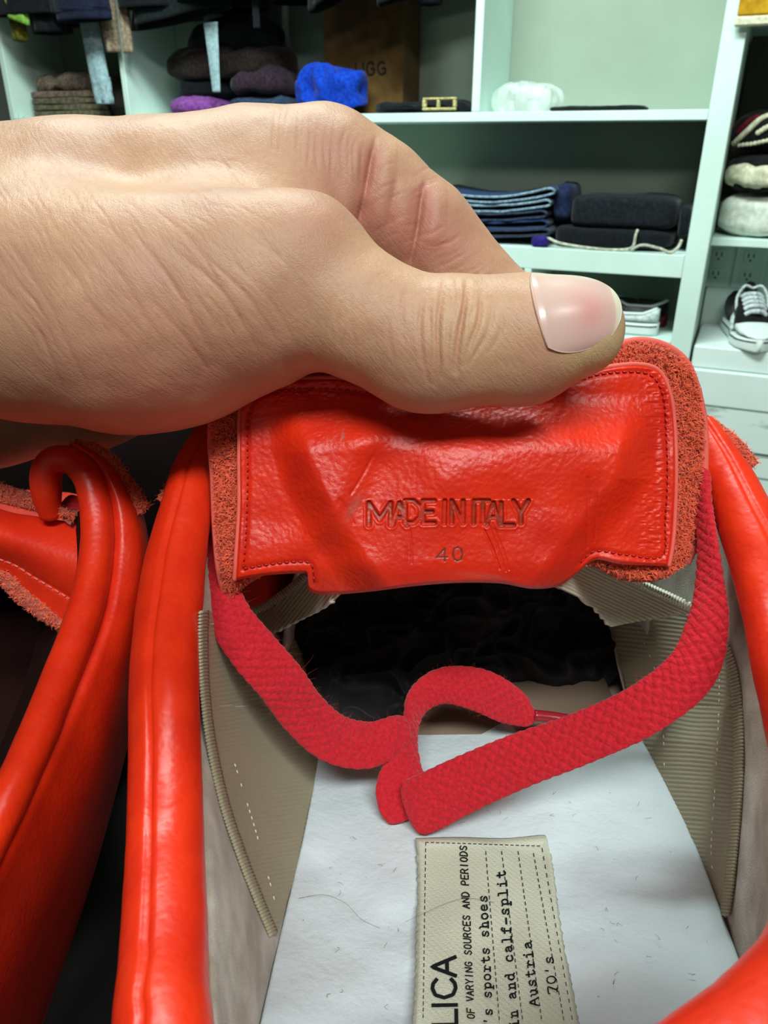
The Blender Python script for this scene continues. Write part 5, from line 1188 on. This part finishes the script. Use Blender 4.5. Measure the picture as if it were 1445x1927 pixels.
k_ = P_.copy()[120:240-1]; c_ = k_[:, :2].mean(0); rg = [np.c_[c_+(k_[:, :2]-c_)*q, np.full(len(k_), -4.5+.6*(1-q))] for q in (1.06, .7, .35, .05)]
n_ = len(k_); mesh_obj('insole', L2W(np.array(rg)).reshape(-1, 3), [(i*n_+j, i*n_+(j+1) % n_, (i+1)*n_+(j+1) % n_, (i+1)*n_+j) for i in range(3) for j in range(n_)], M_inner, shoe2)  # added dark insole, the shade is in its colour
# outer side and toe of the left shoe
vt = []
for y in np.linspace(188, 330, 40):
    w = np.interp(y, [150, 200, 245, 290, 318, 330], [46, 48, 49, 40, 22, 6]); h = np.interp(y, [150, 200, 240, 290, 318, 330], [30, 28, 28, 24, 15, 5])
    a = np.linspace(0, np.pi, 40); vt.append(np.stack([-119+w*np.cos(a), np.full(40, y), -6+(h+6)*np.sin(a)**.8], 1))
sheet('vamp', L2W(np.array(vt)), M_red, shoe2, .0015)

# ------------------------------------------------------------------ table under the shoes
M_table = new_mat('black_table_top', (.014, .012, .012, 1), .8, .2); _v = coords(M_table, (1, 1, 1)); L(M_table, colvar(M_table, _v, (.016, .014, .014, 1), (.010, .009, .009, 1), 30), bsdf(M_table).inputs['Base Color'])
tz = L2W(np.array([20., 150, -24]))[2]
# lowest point of the tilted soles decides the table height
zmin = min(L2W(np.array([[20., 326, -24]]))[0][2], L2W(np.array([[20., 20, -24]]))[0][2], L2W(np.array([[20., 326, -24]]))[0][2])-.0012
table = thing('table', 'black low table carrying the pair of red shoes', 'table', np.array([-.1, .30, 0.]))
idt = lambda p: p
for nm, d in [('table_top', (-.55, .125, -.05, .50, zmin-.025, zmin)), ('leg', (-.53, -.49, -.03, .01, 0.0005, zmin-.0255)), ('leg', (.07, .11, -.03, .01, 0.0005, zmin-.0255)), ('leg', (-.53, -.49, .44, .48, 0.0005, zmin-.0255)), ('leg', (.07, .11, .44, .48, 0.0005, zmin-.0255))]:
    v, f = rbox(*d, bev=.003, to=lambda p: p); mesh_obj(nm, v, f, M_table, table, smooth=False)

# added black heap standing in for the dark gap behind the shoes
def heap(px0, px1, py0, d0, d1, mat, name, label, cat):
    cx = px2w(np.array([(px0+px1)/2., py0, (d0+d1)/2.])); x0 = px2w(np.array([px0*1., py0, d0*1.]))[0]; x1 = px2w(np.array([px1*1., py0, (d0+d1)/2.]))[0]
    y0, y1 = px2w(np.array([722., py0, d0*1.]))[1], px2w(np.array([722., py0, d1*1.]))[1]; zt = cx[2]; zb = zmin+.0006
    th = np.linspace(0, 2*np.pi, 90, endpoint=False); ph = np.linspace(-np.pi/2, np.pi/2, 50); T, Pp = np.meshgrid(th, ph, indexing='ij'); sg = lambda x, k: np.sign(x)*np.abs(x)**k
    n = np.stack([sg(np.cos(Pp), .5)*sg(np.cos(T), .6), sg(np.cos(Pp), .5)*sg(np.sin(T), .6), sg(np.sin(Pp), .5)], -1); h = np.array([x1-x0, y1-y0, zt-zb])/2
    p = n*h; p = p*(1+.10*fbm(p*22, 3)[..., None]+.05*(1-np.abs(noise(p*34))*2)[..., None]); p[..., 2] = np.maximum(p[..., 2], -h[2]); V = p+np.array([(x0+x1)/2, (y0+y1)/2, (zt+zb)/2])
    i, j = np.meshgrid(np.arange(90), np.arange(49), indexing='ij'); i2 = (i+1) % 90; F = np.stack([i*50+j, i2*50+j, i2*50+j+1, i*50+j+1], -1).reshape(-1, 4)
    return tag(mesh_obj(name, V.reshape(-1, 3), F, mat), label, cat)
M_gapfill = new_mat('dark_gap_filler', (.005, .003, .003, 1), 1.0, 0)
heap(-420, 430, 735, 212, 470, M_gapfill, 'dark_gap_heap', 'added black cloth heap standing in for the dark gap under the wrist', 'cloth')
# ------------------------------------------------------------------ the hand
def hp3(px, py, d): return px2c(np.array([px, py, d], float))
def rcone(P, a, b, r1, r2):
    ba = b-a; l2 = ba@ba; rr = r1-r2; a2 = l2-rr*rr; il2 = 1/l2
    pa = P-a; y = pa@ba; z = y-l2
    x2 = ((pa*l2-y[..., None]*ba)**2).sum(-1); y2 = y*y*l2; z2 = z*z*l2
    k = np.sign(rr)*rr*rr*x2
    d = (np.sqrt(x2*a2*il2)+y*rr)*il2-r1
    d = np.where(np.sign(z)*a2*z2 > k, np.sqrt(x2+z2)*il2-r2, d)
    d = np.where(np.sign(y)*a2*y2 < k, np.sqrt(x2+y2)*il2-r1, d)
    return d
def smin(a, b, k):
    h = np.clip(.5+.5*(b-a)/k, 0, 1); return b*(1-h)+a*h-k*h*(1-h)
def chain(P, pts, k=0):
    d = None
    for (a, b) in zip(pts[:-1], pts[1:]):
        q = rcone(P, hp3(*a[:3]), hp3(*b[:3]), a[3], b[3]); d = q if d is None else smin(d, q, k or 2.)
    return d
fore_u = [(-1500, 420, 170, 27), (-500, 420, 160, 20.5), (-100, 425, 153, 18.7), (150, 424, 150, 17.9), (330, 405, 150, 16.6), (480, 375, 150, 15.4), (610, 352, 151.5, 14.6)]
fore_l = [(-1500, 560, 165, 26), (-500, 560, 147, 21.5), (-120, 566, 138, 19.4), (80, 582, 134, 18.3), (230, 594, 130, 17.0)]
thenar = [(80, 560, 137, 17.6), (250, 585, 131, 17.2), (345, 578, 129, 16.6), (470, 552, 127, 14.9), (560, 528, 125.5, 12.2)]
bulge = [(250, 640, 134, 13.5), (350, 640, 133, 11.5)]
thumb = [(560, 528, 125.5, 12.2), (690, 602, 124, 9.6), (790, 640, 123.6, 9.2), (870, 645, 123.2, 9.5), (980, 636, 122.8, 9.0), (1074, 620, 122.3, 8.1)]
index = [(612, 345, 151.5, 13.8), (690, 385, 152, 12.3), (785, 445, 153, 11.0), (930, 594, 155, 9.9)]
index2 = [(930, 594, 155, 9.9), (950, 720, 154, 8.6), (915, 860, 150, 8.0)]
wrist_mid = [(-1500, 500, 190, 26), (-500, 520, 172, 24), (-100, 520, 165, 22), (200, 500, 166, 20), (430, 470, 170, 17)]
ulnar = [(-1500, 640, 215, 26), (-500, 700, 196, 22), (-60, 718, 188, 21), (150, 690, 188, 19.5), (330, 640, 190, 17)]
palm = [[(330, 640, 190, 17), (500, 480, 190, 12)], [(430, 470, 170, 17), (600, 400, 172, 13)], [(330, 560, 175, 16), (520, 520, 180, 12)], [(330, 640, 190, 17), (470, 590, 205, 11)]]
middle = [(600, 410, 173, 12.5), (760, 480, 175, 10.6), (880, 640, 174, 9.6)]; middle2 = [(880, 640, 174, 9.6), (850, 790, 167, 8.4), (760, 860, 160, 7.8)]
ring = [(560, 480, 190, 12), (700, 560, 193, 10), (790, 700, 192, 9.2)]; ring2 = [(790, 700, 192, 9.2), (730, 830, 182, 8.2), (640, 870, 172, 7.6)]
little = [(500, 570, 206, 11), (600, 650, 208, 8.8), (650, 750, 206, 8.0)]; little2 = [(650, 750, 206, 8.0), (600, 850, 196, 7.2), (530, 870, 186, 6.8)]
def hand_sdf(P):
    d = smin(chain(P, fore_u, 5), chain(P, fore_l, 5), 12)
    d = smin(d, chain(P, thenar, 5), 7); d = smin(d, chain(P, bulge), 8)
    d = smin(d, chain(P, wrist_mid, 5), 12); d = smin(d, chain(P, ulnar, 5), 9)
    for q in palm: d = smin(d, chain(P, q), 9)
    d = smin(d, chain(P, [(420, 470, 140, 12.5), (560, 440, 142, 8)]), 8)     # web between thumb and index
    ix = smin(chain(P, index, 3.), chain(P, index2, 2.5), 1.5)
    d = smin(d, ix, 2.2)
    d = smin(d, chain(P, thumb, 3.5), 3.5)
    for a, b in ((middle, middle2), (ring, ring2), (little, little2)):
        f = smin(chain(P, a, 3), chain(P, b, 2.5), 1.2); d = smin(d, f, 1.4)
    # knuckle of the thumb and pads
    d = smin(d, np.linalg.norm(P-hp3(565, 470, 122), axis=-1)-6.6, 6)
    d = smin(d, np.linalg.norm(P-hp3(800, 672, 124.5), axis=-1)-8.0, 5)
    d = smin(d, np.linalg.norm(P-hp3(985, 660, 124), axis=-1)-7.6, 5)
    return d
def surface_nets(f, lo, hi, h):
    ax = [np.arange(lo[k], hi[k]+h, h) for k in range(3)]; n = [len(a) for a in ax]
    D = np.empty(n, np.float32)
    for i in range(0, n[0], 24):
        X = np.stack(np.meshgrid(ax[0][i:i+24], ax[1], ax[2], indexing='ij'), -1); D[i:i+24] = f(X)
    s = D < 0
    cx = s[:-1, :-1, :-1].astype(np.int8)
    cnt = np.zeros([k-1 for k in n], np.int8); acc = {}
    for a in (0, 1):
        for b in (0, 1):
            for c in (0, 1): cnt += s[a:n[0]-1+a, b:n[1]-1+b, c:n[2]-1+c]
    act = (cnt > 0) & (cnt < 8); ids = np.full(act.shape, -1, np.int64); cells = np.argwhere(act); ids[act] = np.arange(len(cells))
    pos = np.zeros((len(cells), 3)); w = np.zeros(len(cells)); off = np.array([[a, b, c] for a in (0, 1) for b in (0, 1) for c in (0, 1)])
    for p in range(8):
        for q in range(p+1, 8):
            if np.abs(off[p]-off[q]).sum() != 1: continue
            A = cells+off[p]; B = cells+off[q]; da = D[A[:, 0], A[:, 1], A[:, 2]]; db = D[B[:, 0], B[:, 1], B[:, 2]]
            m = (da < 0) != (db < 0); t = np.where(m, da/(da-db+1e-12), 0); pos += np.where(m[:, None], off[p]+t[:, None]*(off[q]-off[p]), 0); w += m
    V = np.array(lo)+(cells+pos/w[:, None])*h
    F = []
    for k, (u, v) in ((0, (1, 2)), (1, (2, 0)), (2, (0, 1))):
        sl0 = [slice(None)]*3; sl1 = [slice(None)]*3; sl0[k] = slice(0, -1); sl1[k] = slice(1, None)
        e0 = s[tuple(sl0)]; e1 = s[tuple(sl1)]; E = np.argwhere(e0 != e1); E = E[(E[:, u] > 0) & (E[:, v] > 0) & (E[:, u] < n[u]-1) & (E[:, v] < n[v]-1)]
        du = np.zeros(3, int); du[u] = 1; dv = np.zeros(3, int); dv[v] = 1
        g = lambda Q: ids[Q[:, 0], Q[:, 1], Q[:, 2]]
        q = np.stack([g(E-du-dv), g(E-dv), g(E), g(E-du)], 1); fl = e0[E[:, 0], E[:, 1], E[:, 2]]
        q[~fl] = q[~fl][:, ::-1]; F.append(q)
    return V, np.vstack(F)
def grad(f, P, e=.05):
    g = np.stack([f(P+np.eye(3)[k]*e)-f(P-np.eye(3)[k]*e) for k in range(3)], -1); return g/(np.linalg.norm(g, axis=-1, keepdims=True)+1e-9)
def subdivide(V, F):
    E = np.stack([F, np.roll(F, -1, 1)], -1).reshape(-1, 2); Es = np.sort(E, 1); U, inv = np.unique(Es[:, 0]*10**8+Es[:, 1], return_inverse=True)
    a, b = U//10**8, U % 10**8; nV = len(V); Ve = (V[a]+V[b])/2; Vf = V[F].mean(1); inv = inv.reshape(-1, 4)+nV; fc = np.arange(len(F))+nV+len(Ve)
    NF = np.concatenate([np.stack([F[:, k], inv[:, k], fc, inv[:, (k-1) % 4]], 1) for k in range(4)])
    return np.vstack([V, Ve, Vf]), NF
lo = np.array([-130., -24, 108]); hi = np.array([42., 88, 222])
HV, HF = surface_nets(hand_sdf, lo, hi, 1.15)
# finer skin where the picture shows it: two subdivisions in view, one elsewhere would tear, so subdivide all once and project
for it in range(2): HV -= hand_sdf(HV)[:, None]*grad(hand_sdf, HV)
HV, HF = subdivide(HV, HF)
_n = grad(hand_sdf, HV); _c = (_n*(-HV)).sum(1)/np.linalg.norm(HV, axis=1); _p = c2px(HV)
_m = (_c > -.15) & (_p[:, 0] > -60) & (HV[:, 2] < 172); _fm = _m[HF].all(1)
_sv, _sf = subdivide(HV, HF[_fm]); _rest = HF[~_fm]
_used, _inv = np.unique(np.concatenate([_sf.ravel(), _rest.ravel()]), return_inverse=True)
HV = _sv[_used]; _ns = _sf.size; HF = np.vstack([_inv[:_ns].reshape(-1, 4), _inv[_ns:].reshape(-1, 4)])
HN = grad(hand_sdf, HV); HV -= hand_sdf(HV)[:, None]*HN
g_ = c2px(HV); vis = (HN*(-HV)).sum(1)/np.linalg.norm(HV, axis=1)     # facing
disp = np.zeros(len(HV)); pink = np.zeros(len(HV)); pale = np.zeros(len(HV))
def crease(path, depth, wd, d0, d1, lip=.15, face=.0):
    global disp, pink
    P = crom(np.array(path, float), 14); m = (HV[:, 2] > d0) & (HV[:, 2] < d1) & (vis > face)
    bb = (g_[:, 0] > P[:, 0].min()-40) & (g_[:, 0] < P[:, 0].max()+40) & (g_[:, 1] > P[:, 1].min()-40) & (g_[:, 1] < P[:, 1].max()+40); m &= bb
    if not m.any(): return
    dd, tp = seg_dist_t(g_[m], P); depth = depth*np.sin(np.pi*np.clip(.04+.92*tp, 0, 1))**.7*(1+.35*noise(np.stack([tp*5+path[0][0], 0*tp, 0*tp], 1)))
    disp[m] += -depth*np.exp(-(dd/wd)**2)+depth*lip*np.exp(-((dd-wd*2.1)/wd)**2); pink[m] += np.clip(depth*1.1, 0, .6)*np.exp(-(dd/(wd*1.3))**2)
TD = (108, 131)
# thumb joint wrinkles
for pth, dp, wd in [([(836, 526), (829, 570), (824, 620), (826, 690), (818, 725)], .52, 4.5), ([(878, 530), (874, 575), (866, 620), (860, 660), (858, 700)], .62, 5), ([(858, 524), (862, 560), (852, 600)], .25, 3.5),
                    ([(905, 548), (902, 600), (886, 645), (872, 690)], .36, 4), ([(928, 560), (924, 610), (905, 650), (880, 690)], .2, 3.5), ([(800, 545), (790, 600), (793, 660), (806, 720)], .2, 4),
                    ([(765, 535), (756, 590), (762, 650)], .13, 4), ([(948, 590), (940, 630), (920, 665)], .14, 3.5), ([(812, 535), (808, 590), (812, 640), (806, 690)], .16, 3.5), ([(846, 600), (842, 650), (846, 700)], .16, 3.2), ([(895, 570), (884, 600), (888, 630)], .16, 3), ([(740, 560), (730, 620), (740, 680)], .1, 4)]:
    crease(pth, dp, wd, *TD, lip=.2)
# index finger folds
ID = (134, 175)
for pth, dp in (([(706, 262), (696, 320), (686, 372), (673, 440)], 1.0), ([(800, 340), (795, 372), (786, 430), (769, 500)], 1.15)):
    crease(pth, dp*.75, 15, *ID, lip=.25, face=-.3); crease(pth, dp*.55, 4.5, *ID, lip=.15, face=-.3)
crease([(745, 330), (738, 380), (728, 440)], .25, 7, *ID, face=-.2)
for k in range(13):
    x0 = 520+k*14+rng.normal(0, 3); crease([(x0, 200+.5*k*k), (x0-6+rng.normal(0, 3), 250+k*3), (x0-6, 290+k*5)], rng.uniform(.06, .14), 3.2, *ID, face=-.2)
for k in range(26):
    x0 = rng.uniform(800, 960); y0 = 380+(x0-800)*.9+rng.uniform(0, 50); crease([(x0, y0), (x0-22, y0+14), (x0-50, y0+rng.uniform(10, 26))], rng.uniform(.04, .1), 3, *ID, face=-.2)
for k in range(16):
    x0 = rng.uniform(690, 790); y0 = rng.uniform(330, 460); crease([(x0, y0), (x0+20, y0-14), (x0+45, y0-22)], rng.uniform(.04, .09), 3, *ID, face=-.2)
# long diagonal skin lines on the back of the hand and wrist
for (x0, y0, x1, y1, dp) in [(120, 400, 300, 640, .1), (180, 400, 360, 650, .12), (240, 420, 410, 690, .3), (330, 470, 480, 650, .32), (370, 470, 520, 640, .2), (60, 420, 240, 700, .1), (10, 440, 170, 740, .2), (-30, 500, 130, 760, .2), (300, 400, 420, 560, .12), (420, 480, 560, 650, .16), (460, 440, 590, 600, .1), (280, 560, 400, 710, .22), (20, 520, 110, 660, .16), (150, 560, 260, 720, .12)]:
    mx, my = (x0+x1)/2+rng.normal(0, 6)+14, (y0+y1)/2+rng.normal(0, 5)-10; crease([(x0, y0), (mx, my), (x1, y1)], dp*.35, 10, 100, 160, lip=.2); crease([(x0, y0), (mx, my), (x1, y1)], dp*.4, 3, 100, 160, lip=.1)
for k in range(150):
    x0 = rng.uniform(-60, 500); y0 = rng.uniform(290, 600); l = rng.uniform(40, 150); a = .92+rng.normal(0, .13)-.3*(x0 > 330)*(y0 < 420); w_ = rng.normal(0, 5)
    crease([(x0, y0), (x0+math.cos(a)*l*.5+4, y0+math.sin(a)*l*.5-3+w_), (x0+math.cos(a)*l, y0+math.sin(a)*l)], rng.uniform(.02, .06), 2.6, 100, 160, lip=.15)
for k in range(70):   # fine cross lines of the thumb
    x0 = rng.uniform(620, 975); y0 = 500+(x0 > 700)*30+rng.uniform(0, 150); l = rng.uniform(25, 80)
    crease([(x0, y0), (x0-4+rng.normal(0, 3), y0+l*.5), (x0-2+rng.normal(0, 4), y0+l)], rng.uniform(.02, .06), 2.6, 100, 131, lip=.15)
# soft relief
disp += .35*fbm(HV/13., 2)+.05*noise(HV/2.2)*1.0+.10*noise(HV/4.5)
def blob(px, py, rad, arr_amt, d0=100, d1=160):
    m = (HV[:, 2] > d0) & (HV[:, 2] < d1); return np.where(m, np.exp(-((g_[:, 0]-px)**2+(g_[:, 1]-py)**2)/rad**2), 0)*arr_amt
pink += blob(600, 410, 60, .3)+blob(1000, 680, 60, .25)+blob(250, 700, 160, .35)+blob(720, 440, 90, .5, 134, 175)+blob(830, 460, 100, .5, 134, 175)+blob(640, 300, 70, .3, 134, 175)
pale += blob(1110, 680, 55, .75)+blob(1160, 640, 35, .6)+blob(960, 720, 50, .25)+blob(880, 640, 80, .25)
# recess for the nail
def thumb_axis(s): a = hp3(985, 640, 122.8); b = hp3(1077, 622, 122.3); return a+(b-a)*s
HV2 = HV+HN*disp[:, None]
A0 = hp3(960, 640, 122.8); A1 = hp3(1150, 608, 121.9); T_ = (A1-A0)/np.linalg.norm(A1-A0); vw = -A0/np.linalg.norm(A0); sd = np.cross(T_, vw); sd /= np.linalg.norm(sd)
if sd[1] < 0: sd = -sd
fr = vw-(vw@T_)*T_; fr /= np.linalg.norm(fr)
person = thing('person', 'bare left hand and wrist pinching the red shoe tongue between thumb and fingers', 'person', cam2w(np.array([-130., 0, 170])))
hand = mesh_obj('hand', cam2w(HV2), HF, M_skin, person, attrs={'pink': np.clip(pink, 0, .8), 'pale': np.clip(pale, 0, .9)})
# nail: plate wrapped round the top-front of the thumb tip, outline a rounded rectangle
nu, nv = 90, 70
uu = np.linspace(-1, 1, nu)[:, None]; vv = np.linspace(-1, 1, nv)[None]
lenpx = 1.0
cen = hp3(1076, 622, 122.2)
half_l = 6.75; phi0 = math.radians(30); dphi = math.radians(53)
# squircle map so that the outline is rounded
sx = uu*np.sqrt(np.clip(1-.46*vv**2*(.775+.225*uu), 0, 1)); sy = vv*np.sqrt(np.clip(1-.42*uu**2, 0, 1))
ang = phi0+dphi*sy; x = sx*half_l
base = cen+x[..., None]*T_
dirv = np.cos(ang)[..., None]*fr+np.sin(ang)[..., None]*sd
# march outwards to the skin
r = np.full(base.shape[:2], 3.0)
for _ in range(24): r = r+np.clip(-hand_sdf(base+dirv*r[..., None]), -1.5, 1.5)*.9
rs = np.clip(r, 5.5, 10.)
# smooth plate radius: blend measured radius with a cylinder so that the plate is clean and its free edge stands off
rc = 8.5-.034*np.maximum(x, 0)**2
B_ = np.stack([sx**i*sy**j for i in range(4) for j in range(5) if i+j <= 4], -1).reshape(-1, len([1 for i in range(4) for j in range(5) if i+j <= 4]))
fit = (B_@np.linalg.lstsq(B_, rs.ravel(), rcond=None)[0]).reshape(rs.shape)     # smooth plate through the measured skin radius
rn = fit+np.percentile(rs-fit, 97)+.1
rn = rn+.25*S((sx-.72)/.28)-.35*(np.maximum(np.abs(sy), 0)**8)-.22*S((-sx-.8)/.2)
NVv = base+dirv*(rn+.13)[..., None]
NVv += .0*NVv
Wn = cam2w(NVv); tipf = np.clip(S((np.hypot(np.maximum(sx, 0), .62*np.minimum(sy, 0))-.80)/.08)+.55*S((sy-.45)/.4), 0, 1)
pb = np.exp(-((sx-.18)/.42)**2-((sy+.25)/.42)**2)*.75
nail = sheet('thumbnail', Wn, M_nail, person, .00035, attrs={'tipfade': np.clip(tipf+0*sx, 0, 1).ravel(), 'pinkbed': pb.ravel()}); nail['label'] = 'glossy pale pink thumbnail'
# cuticle rim
rim = []
for k in range(60):
    tt = math.radians(140+88*k/59); a_, b_ = math.cos(tt), math.sin(tt)
    m_ = max(abs(a_), abs(b_)); a_, b_ = a_/m_, b_/m_
    sx_ = a_*math.sqrt(max(0, 1-.46*b_*b_*(.775+.225*a_)))*1.0; sy_ = b_*math.sqrt(max(0, 1-.42*a_*a_))*1.0
    an = phi0+dphi*sy_; bs = cen+sx_*half_l*T_; dv = math.cos(an)*fr+math.sin(an)*sd; rr = 3.
    for _ in range(20): rr += float(np.clip(-hand_sdf((bs+dv*rr)[None])[0], -1.5, 1.5))*.9
    rim.append(bs+dv*(rr+.12))
v, f = polytube(cam2w(np.array(rim)), (.00026)*(.5+.5*np.sin(np.linspace(0, np.pi, 60))), 8); 
M_cut = new_mat('cuticle', (.68, .42, .33, 1), .5, sss=.1); bsdf(M_cut).inputs['Subsurface Scale'].default_value = .001
mesh_obj('cuticle', v, f, M_cut, person)
# fine hairs along the top of the wrist
parts = []
for k in range(70):
    x = rng.uniform(0, 520); y = rng.uniform(206, 300) if k > 5 else 215
    c0 = hp3(x, y, 150); rr = 0
    p = c0.copy()
    for _ in range(12): p = p-hand_sdf(p[None])[0]*grad(hand_sdf, p[None])[0]
    nn = grad(hand_sdf, p[None])[0]; dd = nn*.5+np.array([.8, .25, -.2])*rng.uniform(.6, 1.2)+rng.normal(0, .25, 3); dd /= np.linalg.norm(dd); l = rng.uniform(2, 4.5)
    q = np.array([p+dd*l*s+np.array([.1, -.7, 0])*l*s*s*.6 for s in (0, .25, .5, .75, 1)]); parts.append(polytube(cam2w(q), np.array([.000022, .00002, .000018, .000014, .000008]), 3))
V, F = join(parts); M_hh = new_mat('arm_hair', (.16, .10, .06, 1), .5); o = mesh_obj('arm_hair', V, F, M_hh, person, smooth=False); o['kind'] = 'stuff'
